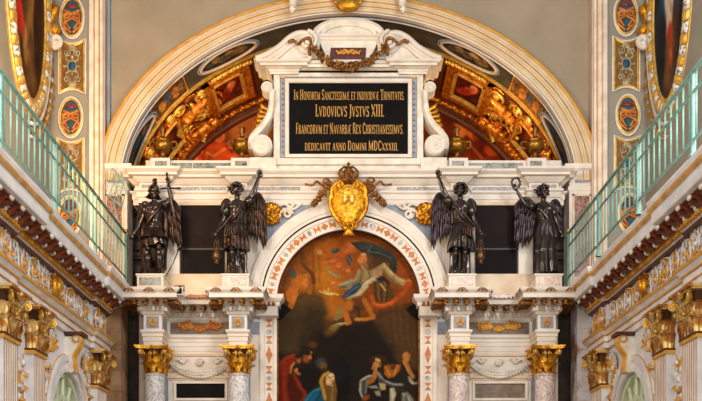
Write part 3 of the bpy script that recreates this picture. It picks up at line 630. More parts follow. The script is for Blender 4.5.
# frieze panels on the blocks (blue grey with gilt monogram) and between them (arabesque)
for i, c in enumerate(CX):
    g = MB(); g.box(c-.125,c+.125,YF-.012,YF+.02,5.42,5.655); o = g.build('frieze_panel','grey',alt)
    g = MB(); q = Vector((c,YF-.03,5.53))
    for s in (-1,1):
        g.tube(spiral(q+Vector((s*.035,0,.03)),.045,.01,-PI/2,s*1.2,X1,Z1,14),.012,5); g.tube(bez([q+Vector((0,0,.09)),q+Vector((s*.06,0,0)),q+Vector((-s*.05,0,-.08))],6),.014,5)
    g.ell(q+Vector((0,0,.075)),(.045,.015,.022)); g.build('monogram','goldpaint',o,True)
    for s in (-1,1):
        g = MB(); g.box(c+s*.18-(.006 if s<0 else -.0)-.003,c+s*.18+.009,YF+.1,YB-.12,5.42,5.655); g.build('side_panel','grey',alt)
for sgn in (-1,1):
    a, b = (CX[0]+.18,CX[1]-.18) if sgn < 0 else (CX[2]+.18,CX[3]-.18); m = (a+b)/2
    g = MB(); g.box(a+.06,b-.06,YB-.012,YB+.02,5.42,5.66); o = g.build('frieze_panel','brownpanel',alt)
    g = MB(); q = Vector((m,YB-.03,5.47))
    for s in (-1,1):
        for k in range(4): g.leaf(q+Vector((s*(.08+.08*k),0,.03+.02*k)),(0,-1,0),(-.5*s,0,.9),.24-.015*k,.11,.12,up=Vector((s*.8,0,.75-.15*k)),nt=5)
        g.tube(bez([q+Vector((s*.02,0,0)),q+Vector((s*.15,0,.08)),q+Vector((s*.30,0,.04)),q+Vector((s*.40,0,.13))],8),.018,5); g.tube(spiral(q+Vector((s*.36,0,.07)),.07,.015,0,s*1.4,X1,Z1,16),.014,5)
    for k in range(5): g.leaf(q+Vector((0,0,.0)),(0,-1,0),(cos(.5*(k-2)),0,-sin(.5*(k-2))),.17,.07,.15,up=(sin(.5*(k-2)),0,cos(.5*(k-2))),nt=5)
    g.ell(q+Vector((0,0,.03)),(.05,.03,.05)); g.build('arabesque','emborange' if sgn<0 else 'goldpaint',o,True)
    # orange marble band let into the recessed cornice face
    g = MB(); g.box(CX[0]+.66 if sgn<0 else CX[2]+.66, CX[1]-.66 if sgn<0 else CX[3]-.66, YB-.415,YB-.3,6.065,6.13); g.build('cornice_inset','orangemarble' if sgn<0 else 'rose',alt)
    # wall between the columns: moulded courses, swag, framed dark tablet
    g = MB()
    for zz,d in ((5.0,.02),(4.60,.03),(4.545,.05),(4.50,.02)): g.box(a-.02,b+.02,YB-d,YB+.01,zz-.03,zz+.02)
    g.build('wall_moulding','cream',alt)
    g = MB(); c = Vector((m,YB-.03,4.80)); H = lambda u: c+Vector((u*.56,-.02,-.02-.20*(1-u*u)))
    for k in range(41):
        u = -1+k/20; r = .03+.035*(1-u*u); q = H(u)
        for j in range(3): g.ell(q+Vector((.02*sin(k*3+j*2),-.02-.01*j,r*(j-1)*.8)),(.034,.03,.034),None,6,4)
    for s in (-1,1):
        g.tube(bez([c+Vector((s*.56,0,0)),c+Vector((s*.45,-.01,.10)),c+Vector((s*.34,0,.03)),c+Vector((s*.25,-.01,.12))],8),.022,6); g.tube(spiral(c+Vector((s*.38,0,.09)),.06,.015,0,s*1.4,X1,Z1,16),.016,5)
        for k in range(4): g.leaf(c+Vector((s*.56,0,-.02)),(0,-1,0),(1,0,0),.16,.06,.2,up=(s*(.1-.25*k),0,-1+.1*k),nt=5)
        for k in range(5): g.leaf(c+Vector((s*.58,0,-.22)),(0,-1,0),(.4,0,.8),.14,.05,.2,up=(-s*cos(k*.5),0,-sin(k*.5)+.3),nt=5)
    g.tube(spiral(c+Vector((0,-.01,.04)),.085,.02,0,1.6,X1,Z1,22),.022,6); g.ell(c+Vector((0,-.01,.04)),(.03,.03,.03)); g.build('carved_swag','stucco',alt,True)
    zt = z45(384); g = MB(); g.box(a+.02,b-.02,YB-.03,YB,2.6,zt+.06); o = g.build('panel_surround','white',alt)
    g = MB()
    xa, xb, zb = a+.19, b-.15, z45(398.5)
    for q in ((xa-.05,xa,zb,zt),(xb,xb+.05,zb,zt),(xa-.05,xb+.05,zt,zt+.045),(xa-.05,xb+.05,zb-.045,zb)): g.box(q[0],q[1],YB-.08,YB-.02,q[2],q[3])
    g.build('panel_frame','white',o); g = MB(); g.box(xa,xb,YB-.045,YB-.02,zb,zt); lab(g.build('dark_panel','darkpanel' if sgn<0 else 'brownpanel',o),'dark polished marble panel' if sgn<0 else 'brown marble panel')
    # pilaster strip behind the inner column
    q = (x45(250),x45(259)) if sgn<0 else (x45(438),x45(447)); g = MB(); g.box(q[0],q[1],YB-.05,YB+.02,5.42,5.66); g.build('strip_panel','grey',alt)
    g = MB(); g.box(q[0]-.03,q[1]+.03,YB-.04,YB+.02,0.2,5.4); g.build('strip','white',alt)
    for c_ in ((CX[0],CX[1]) if sgn<0 else (CX[2],CX[3])):
        g = MB(); g.box(c_-.19,c_+.19,YB-.06,YB+.02,1.6,5.07); g.build('rear_pilaster','grey',alt)
        g = MB()
        for row,(n_,z_,h_) in enumerate(((4,4.57,.24),(5,4.72,.24))):
            for k in range(n_):
                g.leaf((c_-.2+.4*(k+.5)/n_,YB-.07,z_),(0,-1,0),X1,h_,.12,.4)
            for e_ in (-1,1):
                for q_ in (0,.1): g.leaf((c_+e_*.19,YB-.03+q_-.05,z_),(e_,0,0),(0,1,0),h_,.12,.45)
        for e_ in (-1,1): g.tube(spiral((c_+e_*.24,YB-.09,4.93),.07,.015,PI/2,-e_*1.6,X1,Z1,22),.018,5)
        g.box(c_-.27,c_+.27,YB-.16,YB+.02,5.0,5.07); g.build('rear_capital','gold',alt)
g = MB(); g.box(XL-.1,XR+.1,19.55,20.85,0,1.5); g.build('base','white',alt); g = MB(); g.sweep([(XL-.1,20.8),(XL-.1,19.55),(XR+.1,19.55),(XR+.1,20.8)],[(0,1.35),(.08,1.42),(.08,1.5),(0,1.52)]); g.build('base_moulding','white',alt)
# attic: sill, frames, dark panels, cornice, parapet
for sgn in (-1,1):
    a, b = (x45(180),x45(226)) if sgn<0 else (x45(474),x45(518)); o_ = (x45(165),x45(180)) if sgn<0 else (x45(518),x45(532)); i_ = (x45(226),x45(240)) if sgn<0 else (x45(459),x45(474))
    g = MB(); g.box(min(o_[0],a)-.02,max(b,i_[1],o_[1])+.02,YB-.1,YB+.02,6.17,z45(275)); g.build('attic_sill','cream',alt)
    g = MB(); g.box(o_[0],o_[1],YB-.07,YB+.02,z45(275),z45(203)); g.build('attic_pilaster','white',alt); g = MB(); g.box(i_[0],i_[1],YB-.07,YB+.02,z45(275),z45(203)); g.build('attic_pilaster','white',alt)
    g = MB(); g.box(a-.02,b+.02,YB-.06,YB+.02,z45(206),z45(202.5)); g.build('lintel','cream',alt)
    t = thing('dark_attic_panel','dark brown panel behind the censer between the two '+('angels nearest the helmeted one' if sgn<0 else 'angels nearest the wreath bearer'),'wall panel',((a+b)/2,YB-.01,z45(275)),'dark panels between the angels')
    g = MB(); g.box(a,b,YB-.02,YB-.003,z45(250)+.02,z45(206)); g.build('upper_pane',M['paneup'] if 'paneup' in M else 'darkwood',t)
    g = MB(); g.box(a,b,YB-.022,YB-.003,z45(275),z45(250)); g.build('lower_pane','darkpanel',t)
    g = MB(); g.box(a,b,YB-.04,YB-.004,z45(250)-.01,z45(250)+.03); g.box(a,a+.03,YB-.04,YB-.004,z45(275),z45(206)); g.box(b-.03,b,YB-.04,YB-.004,z45(275),z45(206)); g.build('frame','darkwood',t)
rs = [(141,170),(232,248),(450,466),(528,557)]; pth = [(x45(135),20.85),(x45(135),YB)]
for a,b in rs: pth += [(x45(a),YB),(x45(a),YB-.15),(x45(b),YB-.15),(x45(b),YB)]
pth += [(x45(562),YB),(x45(562),20.85)]
g = MB(); g.sweep(pth,[(0,8.05),(.03,8.05),(.03,8.15),(.05,8.16),(.05,8.26),(.09,8.29),(.09,8.32),(.0,8.33),(.0,8.46)]); g.build('attic_architrave','white',alt)
g = MB(); g.sweep(pth,[(0,8.455),(.04,8.47),(.10,8.53),(.12,8.56),(.2,8.57),(.2,8.62),(.22,8.63),(.27,8.67),(.28,8.71),(0,8.74)]); g.build('attic_cornice','white',alt)
for a,b in ((143,168),(172,230),(234,246),(252,300),(397,446),(452,464),(470,526),(530,555)):
    yy = YB-.15 if (a,b) in ((143,168),(234,246),(452,464),(530,555)) else YB
    g = MB(); g.box(x45(a),x45(b),yy-.008,yy+.01,8.36,8.43); g.build('attic_inlay',M['paleinlay'],alt)
g = MB(); g.box(WX(146,20.6),WX(561,20.6),20.58,20.95,8.7,9.02); g.build('parapet','white',alt)
for a,b in ((172,192),(193,231),(469,523)):
    g = MB(); g.box(WX(a,20.57),WX(b,20.57),20.565,20.6,8.82,8.965); g.build('parapet_panel','greengrey',alt)
for a in (161,241,458,536):
    g = MB(); g.box(WX(a-9.5,20.55),WX(a+9.5,20.55),20.46,20.95,8.7,9.03); o = g.build('parapet_post','white',alt)
    g = MB(); g.box(WX(a-6,20.46),WX(a+6,20.46),20.452,20.47,8.82,8.965); g.build('post_panel','greengrey',o)
# grey marble spandrels of the arch
for s in (-1,1):
    X_ = lambda q: AJ+s*q*P5; g = MB(); rr = 100*P5
    arcp = [(AJ+s*rr*sin(t), zs+rr*cos(t)) for t in np.linspace(.36,1.02,12)]
    g.prism(arcp+[(X_(88),z45(206)),(X_(36),z45(205))],YB-.012,YB+.01); g.build('spandrel','grey',alt)
# ------------------------------------------------------------------ columns
def corinthian(r, h, c, cap, mr=None):
    """capital of a round column, base centre c"""
    g = MB(); c = Vector(c)
    b_ = MB(); b_.lathe([(r*.98,0),(r*1.02,.02*h),(r*.92,.05*h),(r*.92,.5*h),(r*1.02,.8*h),(r*1.2,.9*h)],c,20); b_.build('bell','redbrown',cap,True)  # bell coloured dark so the gaps between the leaves look shaded
    for row,(n,z0,hh,w,cu,of) in enumerate(((8,.02,.42,.32,.42,0),(8,.22,.52,.32,.42,PI/8))):
        for k in range(n):
            a = 2*PI*k/n+of; o = Vector((cos(a),sin(a),0)); g.leaf(c+o*r*.97+Vector((0,0,z0*h)),o,Vector((-sin(a),cos(a),0)),hh*h,w*h*.9,cu)
    g.build('leaves','gold',cap)
    g = MB()
    for k in range(4):
        a = PI/4+k*PI/2; o = Vector((cos(a),sin(a),0)); sd = Vector((-sin(a),cos(a),0)); q = c+o*r*1.52+Vector((0,0,.76*h))
        for e in (-1,1): g.tube(spiral(q+sd*e*.02,.12*h,.02*h,PI/2,-1.6,o,Z1,24),[.03*h]*24,6)
        g.tube(bez([c+o*r*.95+sd*.1*r+Vector((0,0,.5*h)),c+o*r*1.2+Vector((0,0,.74*h)),q+Vector((0,0,.12*h))],6),.035*h,6)
        a2 = k*PI/2; o2 = Vector((cos(a2),sin(a2),0)); s2 = Vector((-sin(a2),cos(a2),0)); q2 = c+o2*r*1.1+Vector((0,0,.7*h))
        for e in (-1,1): g.tube(spiral(q2+s2*e*.22*r*1.3,.09*h,.02*h,PI/2,e*1.4,s2,Z1,20),.024*h,5)
    g.build('volutes','goldpale',cap,True)
    g = MB(); b = 1.62*r; pts = []
    for k in range(4):
        a = k*PI/2; e = Vector((cos(a),sin(a),0)); f = Vector((-sin(a),cos(a),0))
        for u in np.linspace(-1,1,7)[:-1]: pts.append(e*(b*(.80+.2*u*u))+f*(u*b))
    for z0,z1,k in ((.88,.94,.95),(.94,1.0,1.02)):
        n = len(pts); vs = [c+p*k+Vector((0,0,z*h)) for z in (z0,z1) for p in pts]
        g.add(vs,[tuple(range(n))[::-1],tuple(range(n,2*n))]+[(i,(i+1)%n,n+(i+1)%n,n+i) for i in range(n)])
    for k in range(4):
        a = k*PI/2; g.ell(c+Vector((cos(a),sin(a),0))*b*.86+Vector((0,0,.93*h)),(.07*h,.07*h,.08*h))
    g.build('abacus','gold',cap)
cl = ['grey veined marble column with gilded capital beneath the helmeted bronze angel','grey veined marble column with gilded capital beneath the angel beside the warm lit dark panel',
      'pinkish marble column with gilded capital beneath the angel beside the cool lit dark panel','pinkish marble column with gilded capital beneath the wreath bearing bronze angel']
for i, c in enumerate(CX):
    t = thing('marble_column',cl[i],'column',(c,20,1.5),'marble columns of the altarpiece'); t['kind'] = 'thing'
    g = MB(); g.lathe([(.19*(1.14-.02*0),0)]+[(.225-.03*(k/10)**1.6,k*.29) for k in range(1,10)]+[(.205,2.72),(.205,2.745),(.215,2.75),(.215,2.79),(.2,2.8)],(c,20,1.74),36); g.build('shaft','shaft_grey' if i<2 else 'shaft_pink',t,True)
    g = MB(); g.lathe([(.33,.07),(.34,.1),(.33,.13),(.27,.14),(.26,.17),(.29,.18),(.29,.22),(.24,.25)],(c,20,1.5),32); g.box(c-.33,c+.33,19.67,20.33,1.5,1.57); g.build('base','white',t)
    g = MB(); g.lathe([(.21,4.525),(.225,4.53),(.225,4.555),(.2,4.56)],(c,20,0),28); cap = g.build('capital','gold',t,True); corinthian(.205,.52,(c,20,4.55),cap)
# ------------------------------------------------------------------ altar painting and its surround
t = thing('painting_surround','white marble arched frame with coloured inlay around the big altar painting','frame',(AJ,20.4,0))
def ring(g, r0, r1, y0, y1, a0=0., a1=PI, n=48):
    vs = []
    for i in range(n+1):
        a = a0+(a1-a0)*i/n
        for r,y in ((r0,y1),(r0,y0),(r1,y0),(r1,y1)): vs.append((AJ+r*P5*cos(a),y,zs+r*P5*sin(a)))
    g.add(vs,[(i*4+j,(i+1)*4+j,(i+1)*4+(j+1)%4,i*4+(j+1)%4) for i in range(n) for j in range(4)]+[(0,1,2,3),(n*4+3,n*4+2,n*4+1,n*4)])
g = MB(); ring(g,71.5,74,20.36,20.6); ring(g,74,82.5,20.40,20.6); ring(g,82.5,85.5,20.37,20.6); ring(g,87,90,20.35,20.6); ring(g,90,97,20.33,20.6); ring(g,97,100,20.35,20.6); g.build('archivolt','white',t)
g = MB(); ring(g,85.4,87.1,20.385,20.6); g.build('black_fillet','black',t)
g = MB(); ring(g,70.6,71.6,20.36,20.6); g.build('gilt_edge','redbrown',t)
zi = z45(318)
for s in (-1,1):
    e = lambda q: AJ+s*q*P5; bx = lambda g,a,b,y0,y1,z0,z1: g.box(min(e(a),e(b)),max(e(a),e(b)),y0,y1,z0,z1)
    g = MB(); bx(g,71.5,74.5,20.36,20.6,.3,zi); bx(g,74.5,84,20.40,20.6,.3,zi); bx(g,84,88,20.36,20.6,.3,zi); o = g.build('jamb','white',t)
    g = MB(); bx(g,70,92,20.2,20.6,zi,z45(309)); g.sweep([(e(s*0+ (92 if s<0 else 69)),20.6),(e(92 if s<0 else 69),20.22),(e(69 if s<0 else 92),20.22),(e(69 if s<0 else 92),20.6)],[(0,z45(309)),(.02,z45(308)),(.02,z45(305)),(.06,z45(303)),(.09,z45(301)),(.1,z45(297.5)),(0,z45(297))]); g.build('impost','white',t)
    g = MB()
    for k in range(4): g.leaf((e(74+4.5*k),20.19,z45(303)),(0,-1,0),X1,.13,.08,.2,up=(0,0,-1),nt=5)
    g.build('impost_leaves','oldgold',t)
    g = MB(); g.prism([(e(72.5),z45(301)),(e(64),z45(304)),(e(58),z45(308.5)),(e(62.3),z45(312)),(e(65.3),z45(316)),(e(70),z45(319.5)),(e(72.5),z45(319.5))],20.5,20.6); lab(g.build('shadowed_impost_return','black',t),'stepped moulding end, coloured black as its shadow, against the painting')  # black colour stands for the shadow on the impost's return into the recess
    g1, g2, g3 = MB(), MB(), MB(); y = 20.397; zc = zi-.04; k = 0
    while zc > 2.2:
        cx = e(79.2); w = .068
        if k % 4 == 3: g1.prism([(cx,zc),(cx+w,zc-.19),(cx,zc-.38),(cx-w,zc-.19)],y-.004,y+.01); zc -= .42
        elif k % 2 == 0:
            g1.prism([(cx-w,zc),(cx+w,zc),(cx+.015,zc-.07),(cx-.015,zc-.07)],y-.004,y+.01); g1.prism([(cx-.015,zc-.085),(cx+.015,zc-.085),(cx+w,zc-.155),(cx-w,zc-.155)],y-.004,y+.01); zc -= .19
        else:
            g2.prism([(cx+w*.9*cos(a),zc-.065+w*.9*sin(a)) for a in np.linspace(0,2*PI,13)[:-1]],y-.004,y+.01); zc -= .15
        k += 1
    g1.build('orange_inlay_pattern','orangemarble',o); g2.build('dark_inlay_pattern',M['darkinlay'],o)
g1, g2 = MB(), MB(); n = 29
for k in range(n):
    a = .07+(PI-.14)*(k+.5)/n; u = lambda rr,da: (AJ+rr*P5*cos(a+da), zs+rr*P5*sin(a+da)); y = 20.397; L = .044
    if abs(k-n//2) < 2: continue
    if k % 4 == 1: g1.prism([u(78.2,-L*1.2),u(81.9,0),u(78.2,L*1.2),u(74.5,0)],y-.004,y+.01)
    elif k % 2 == 0: g1.prism([u(74.6,-L*.95),u(81.8,-L*.95),u(79.2,0),u(81.8,L*.95),u(74.6,L*.95),u(77.2,0)],y-.004,y+.01)
    else: g2.prism([u(78.2+3.2*sin(b),L*(1.0 if abs(k-n//2)<4 else .6)*cos(b)) for b in np.linspace(0,2*PI,13)[:-1]],y-.004,y+.01)
g1.build('orange_inlay_pattern','orangemarble',t); g2.build('grey_inlay_pattern',M['darkinlay'],t)
# the painting
p = Paint(275,229,422,470,1.7,(46,32,22)); q = p
def s6(o, *c): return [(o[0]+c[i]/6.684, o[1]+c[i+1]/6.684) for i in range(0,len(c),2)]
A_,B_,C_,D_,E_,F_ = (276,232),(345,232),(276,286),(345,286),(276,341),(345,341)
def bl(o,x,y,rx,ry,col,rot=0,soft=.6,al=1.): q.ell(o[0]+x/6.684,o[1]+y/6.684,rx/6.684,ry/6.684,col,rot,soft,al)
def pg(o,c,col,soft=1.2,al=1.): q.poly(s6(o,*c),col,soft,al)
def ln(o,c,w,col,al=1.,soft=1.): q.line(s6(o,*c),w/6.684,col,al,soft)
# ground: warm glory above, dark cloud and brown cloth folds below
q.poly([(270,225),(425,225),(425,305),(392,308),(350,322),(322,318),(318,300),(270,306)],(138,66,20),12)
bl(A_,330,240,190,210,(176,92,22),0,1.2,.9); bl(A_,300,320,110,110,(214,126,30),20,1.,.8); bl(C_,330,120,90,170,(186,104,24),-8,1.,.9)
q.poly([(270,300),(300,293),(312,291),(322,297),(326,312),(318,330),(322,352),(270,352)],(74,52,28),5,.95); bl(C_,230,110,100,90,(92,64,30),0,.8,.8); bl(C_,250,200,90,80,(58,42,26),0,.9,.9)
q.poly([(372,318),(424,300),(424,372),(396,360)],(88,58,30),5,.9)
for k in range(9): ln(D_,[300+22*k,110+4*k,310+22*k,250,330+20*k,400],5,(104,68,34) if k%2 else (72,46,24),.45,2.5)
q.ell(345,342,36,21,(30,22,17),0,.8,.95); q.poly([(300,345),(395,345),(395,470),(300,470)],(32,24,19),10,.8)
ln(A_,[240,100,245,200,250,330,245,400],14,(120,66,24),.7,3); ln(A_,[285,130,290,330],10,(132,74,26),.6,3); ln(A_,[215,110,210,230],8,(120,62,22),.6,3)
pg(A_,[255,112,300,110,312,140,275,142],(196,152,92),1.5,.7); bl(A_,268,120,6,6,(120,64,30))
ln(A_,[175,135,170,190,200,235,240,270,250,330],13,(96,54,26),.9,2); bl(A_,182,165,22,40,(120,68,32),-15,.7)
ln(A_,[20,30,200,30],1,(150,70,20)); bl(B_,430,300,70,110,(160,72,26),0,1.,.7); bl(B_,350,20,160,30,(170,74,26),12,1.,.8)
# cherub at the side
bl(A_,140,330,42,70,(196,106,32),18); bl(A_,180,280,26,28,(198,116,44)); bl(A_,178,262,28,14,(140,76,30)); bl(A_,172,285,5,4,(120,56,24)); bl(A_,186,287,5,4,(120,56,24)); bl(A_,110,268,24,34,(84,76,66),-20); ln(A_,[120,340,100,395,80,400],20,(192,104,34)); ln(C_,[150,10,120,60,95,130],20,(206,112,34),1,1.6); ln(C_,[90,30,85,80],18,(198,104,30),1,1.6); ln(A_,[205,300,225,345,222,390],18,(168,88,30)); bl(A_,195,330,18,40,(214,128,48),10,.8,.7); ln(A_,[160,370,150,400],6,(140,74,26))
ln(A_,[15,360,110,358],12,(158,100,48),.7,3); bl(A_,60,330,50,30,(128,80,36),-10,.9,.6)
# putti by the glory
bl(A_,405,118,32,15,(40,66,74),-4); bl(A_,390,112,14,6,(64,98,100)); ln(A_,[370,190,420,150,480,110,508,90],26,(182,82,30),1,1.6); bl(B_,40,90,70,40,(188,88,36),-20); ln(B_,[10,120,70,60,110,90],14,(206,104,48),1,1.6); bl(A_,430,215,42,36,(180,84,32)); bl(A_,420,212,16,18,(208,116,50)); bl(A_,414,208,4,3,(100,46,20)); bl(A_,427,208,4,3,(100,46,20)); ln(A_,[320,190,370,185,400,180],8,(196,116,50),.9,1.8); ln(A_,[345,245,375,275,420,290],12,(150,122,70),1,1.6); ln(A_,[350,255,400,285],4,(186,160,104),.9); bl(A_,490,180,16,36,(58,58,60),-15); ln(A_,[480,160,505,210],4,(120,116,108)); bl(A_,470,265,36,38,(176,88,32)); bl(A_,480,250,14,12,(206,120,54)); bl(A_,350,170,34,12,(170,78,28),-20)
# cloak arching over the figure
pg(B_,[36,58,110,55,210,72,300,115,345,165,348,250,330,280,298,260,300,200,250,170,150,150,90,110],(46,48,42),1.6); pg(B_,[80,75,170,70,165,118,110,108],(62,62,54),2); pg(B_,[185,75,260,105,330,170,320,220,280,150,200,120],(56,58,52),2); ln(B_,[180,78,160,120],4,(96,98,86)); ln(B_,[150,120,230,132,310,165],4,(84,88,78)); ln(B_,[60,62,200,76,300,122,342,175],3,(70,74,66)); pg(B_,[170,140,300,170,270,230,180,230],(72,52,32),3,.9)
# the figure himself
bl(B_,140,190,44,60,(112,70,34)); bl(B_,120,175,28,40,(206,116,56),12); bl(B_,122,140,18,10,(224,148,84)); bl(B_,100,180,16,18,(214,120,60)); bl(B_,102,172,4,3,(90,44,22)); bl(B_,128,178,5,3,(100,48,24)); bl(B_,112,192,5,8,(226,144,84)); bl(B_,128,222,26,26,(150,100,52)); ln(B_,[110,215,125,240,145,250],5,(190,142,84)); ln(B_,[155,150,175,190,170,235],10,(90,58,30),.9,2)
pg(B_,[90,235,60,300,0,330,0,375,60,365,120,330,140,290,120,250],(132,108,68),1.6); ln(B_,[95,250,75,305,10,345],7,(168,142,98),1,2); ln(B_,[120,280,100,330,40,360],4,(92,72,44),.9,2); pg(A_,[420,335,508,300,508,375,430,372,412,350],(146,128,92),1.6); ln(A_,[430,345,500,320],5,(182,164,126)); bl(A_,388,340,34,24,(198,98,38)); bl(A_,380,332,16,10,(226,132,64)); bl(A_,450,360,30,10,(110,92,62),-5)
pg(B_,[120,250,180,245,240,210,262,200,270,250,215,290,150,350,110,370],(160,128,76),1.6); ln(B_,[160,255,170,300,120,350],6,(112,86,50),.9,2); pg(B_,[180,255,235,235,250,280,190,300],(176,124,92),1.6); ln(B_,[100,400,150,330,215,300],14,(196,170,118),1,1.6); ln(B_,[90,395,140,330,185,300],4,(226,206,158))
pg(B_,[235,215,262,196,290,225,340,280,408,310,402,352,340,340,290,300,255,250],(172,134,78),1.6); ln(B_,[262,205,290,245,345,295,400,325],6,(208,176,118),1,2); ln(B_,[250,240,300,300,360,340],5,(112,82,46),.9,2); ln(B_,[330,285,325,335],3,(124,94,56)); bl(B_,425,330,24,22,(206,100,34)); bl(B_,430,318,14,9,(228,136,60)); pg(B_,[205,300,260,285,300,330,300,365,250,350],(38,40,42),2)
pg(D_,[-20,70,0,40,50,0,95,-30,110,-5,60,45,10,75],(34,62,84),1.5); ln(D_,[0,60,55,15,95,-10],4,(70,108,128)); pg(D_,[0,75,70,40,130,-10,160,-30,158,0,100,60,30,84],(176,152,104),1.5); ln(D_,[20,78,90,45,150,-10],4,(216,198,150))
pg(D_,[190,-40,270,-40,320,10,330,70,280,100,210,100,185,50],(96,62,26),2); 
for k in range(5): ln(D_,[200+22*k,-30,205+20*k,30,215+16*k,90],4,(142,98,44) if k%2 else (64,40,20),.8,2)
ln(D_,[240,-20,270,20],6,(196,150,84)); ln(D_,[180,60,190,110,240,128,310,110,350,70,400,30,430,-30],13,(186,78,22),1,1.8); ln(D_,[200,112,250,122,320,98],4,(222,112,42)); ln(D_,[350,60,470,60],3,(140,70,26),.7,2)
# crouching figure under the glory
bl(D_,60,130,75,60,(96,56,26),-20); ln(D_,[130,90,165,150,190,200],17,(180,98,30),1,1.6); ln(D_,[185,205,140,215,100,215],12,(198,108,34),1,1.6); bl(D_,40,110,28,26,(140,70,28)); ln(D_,[30,110,90,150,95,210],10,(66,40,22),.9,2); bl(D_,85,215,24,12,(184,128,60)); ln(D_,[0,130,10,190,15,240],18,(190,96,28),1,1.6); bl(C_,435,110,28,30,(180,92,30)); bl(C_,490,120,26,40,(186,100,36)); ln(C_,[450,150,470,200,490,235],16,(190,104,36),1,1.6); pg(C_,[410,140,440,120,445,200,400,225,385,215],(148,122,60),1.6); pg(C_,[355,285,370,255,440,235,480,240,420,265,385,300],(150,128,72),1.6); ln(C_,[365,275,410,245,470,240],4,(196,176,116)); bl(C_,370,290,50,30,(120,78,30),-30,.9,.8)
# dove
ln(C_,[290,28,345,45,380,40,415,50],5,(230,180,84),1,1.4); ln(C_,[345,45,350,10],6,(226,170,72),1,1.4); bl(C_,360,45,22,9,(236,190,98)); ln(C_,[320,20,345,45],4,(236,190,98))
# bearded man in the red mantle
pg(E_,[10,135,60,95,115,80,140,95,110,150,95,200,150,260,200,330,205,420,200,900,0,900],(128,36,14),1.6); pg(E_,[85,190,110,210,140,300,190,340,150,420,90,420,70,300],(78,24,12),2.4); ln(E_,[120,220,170,320,195,350],8,(150,44,16),.9,2.5); ln(E_,[20,150,70,105,120,88],6,(164,54,22),.9,2.5); ln(E_,[30,230,40,400],8,(92,26,12),.8,3); ln(E_,[60,140,45,260,60,400],7,(156,48,18),.8,3)
pg(E_,[140,180,260,150,290,240,230,330,180,310],(28,20,16),3); bl(E_,205,105,26,36,(150,76,30),20); bl(E_,222,95,14,20,(190,110,50)); bl(E_,228,70,14,8,(206,124,60)); bl(E_,205,70,26,20,(44,28,18),20); bl(E_,222,128,12,10,(88,46,22)); bl(E_,232,110,6,4,(214,124,64)); bl(E_,218,90,4,3,(50,26,14)); bl(E_,150,120,18,26,(140,66,28)); bl(E_,146,96,20,14,(44,26,18)); bl(E_,150,128,10,12,(164,84,38)); ln(E_,[95,205,100,165,120,140],9,(178,92,40),1,1.6); ln(E_,[100,180,112,150],3,(210,124,62)); ln(E_,[125,190,140,210,155,215],9,(186,98,44),1,1.6); bl(E_,135,190,10,16,(196,108,50),20); bl(E_,245,20,30,24,(104,54,20),0,.8,.8)
# old man in shadow, dark widow
bl(E_,300,140,36,36,(74,68,58),0,.8,.9); bl(E_,318,165,22,24,(124,76,34)); bl(E_,312,150,16,12,(92,80,64)); bl(E_,318,185,14,10,(60,38,24)); bl(E_,320,160,4,3,(52,30,18)); bl(E_,430,260,70,140,(20,17,16),0,.6); bl(E_,420,220,60,60,(30,26,24),0,.8,.8)
# woman in blue with the ochre veil
pg(E_,[180,402,215,345,290,300,320,320,330,402,330,900,160,900],(22,84,112),1.6); ln(E_,[200,390,250,330,300,310],6,(50,128,150),.9,2.4); ln(E_,[270,400,300,335],6,(14,54,76),.9,2.4); ln(E_,[230,402,270,350],4,(40,110,136),.9,2)
pg(E_,[285,270,300,225,345,198,390,215,398,270,410,330,400,410,330,410,315,340],(124,78,24),1.5); ln(E_,[300,270,315,330,328,380],11,(190,134,50),1,2); ln(E_,[300,255,320,220,350,203],8,(206,150,64),1,2); ln(E_,[350,320,345,400],6,(92,56,20),.9,2); pg(E_,[345,300,385,285,400,330,390,410,350,410],(110,76,38),2); ln(E_,[380,300,372,400],5,(160,116,60),.9,2)
bl(E_,358,250,30,40,(214,164,108),14,.4); bl(E_,370,225,18,14,(242,204,150),20); bl(E_,380,240,9,12,(248,206,146)); bl(E_,352,270,18,20,(226,178,120)); ln(E_,[350,238,364,238],2.4,(92,52,28)); ln(E_,[374,232,384,234],2.4,(92,52,28)); bl(E_,374,266,8,4,(168,70,44)); ln(E_,[366,245,370,256],2,(180,120,70)); bl(E_,368,290,14,8,(190,136,80)); ln(E_,[330,240,328,290],3,(110,66,26))
# weeping woman with the raised hand
bl(F_,225,125,55,36,(70,40,18),0,.6); bl(F_,255,150,36,40,(58,32,14),0,.6); bl(F_,215,138,24,32,(206,144,72),-18,.45); bl(F_,222,124,16,10,(232,178,104)); ln(F_,[200,132,214,130],2.6,(84,44,18)); ln(F_,[218,138,232,140],2.6,(84,44,18)); bl(F_,212,160,8,4,(160,76,38)); bl(F_,234,150,8,20,(150,92,40)); bl(F_,190,120,12,18,(54,30,14))
pg(F_,[265,160,300,150,375,152,370,190,330,235,290,245,262,215],(166,88,26),1.5); ln(F_,[275,170,300,220],6,(206,130,48),1,2); ln(F_,[310,160,340,190,325,228],5,(196,110,40),1,2); pg(F_,[300,155,345,152,340,180,315,190],(110,46,18),2); ln(F_,[350,160,335,215],4,(216,142,62),1,2)
pg(F_,[92,270,115,240,165,220,180,235,150,290,140,345,110,375,95,330],(96,90,80),1.5); ln(F_,[105,262,150,232,175,226],5,(196,190,176),1,1.6); ln(F_,[105,280,100,330,115,368],5,(182,176,162),1,1.6); ln(F_,[130,262,122,350],5,(54,48,42),.9,2); ln(F_,[150,260,140,340],4,(140,132,118),.9,2); pg(F_,[150,300,210,290,230,315,170,310],(150,144,132),1.5)
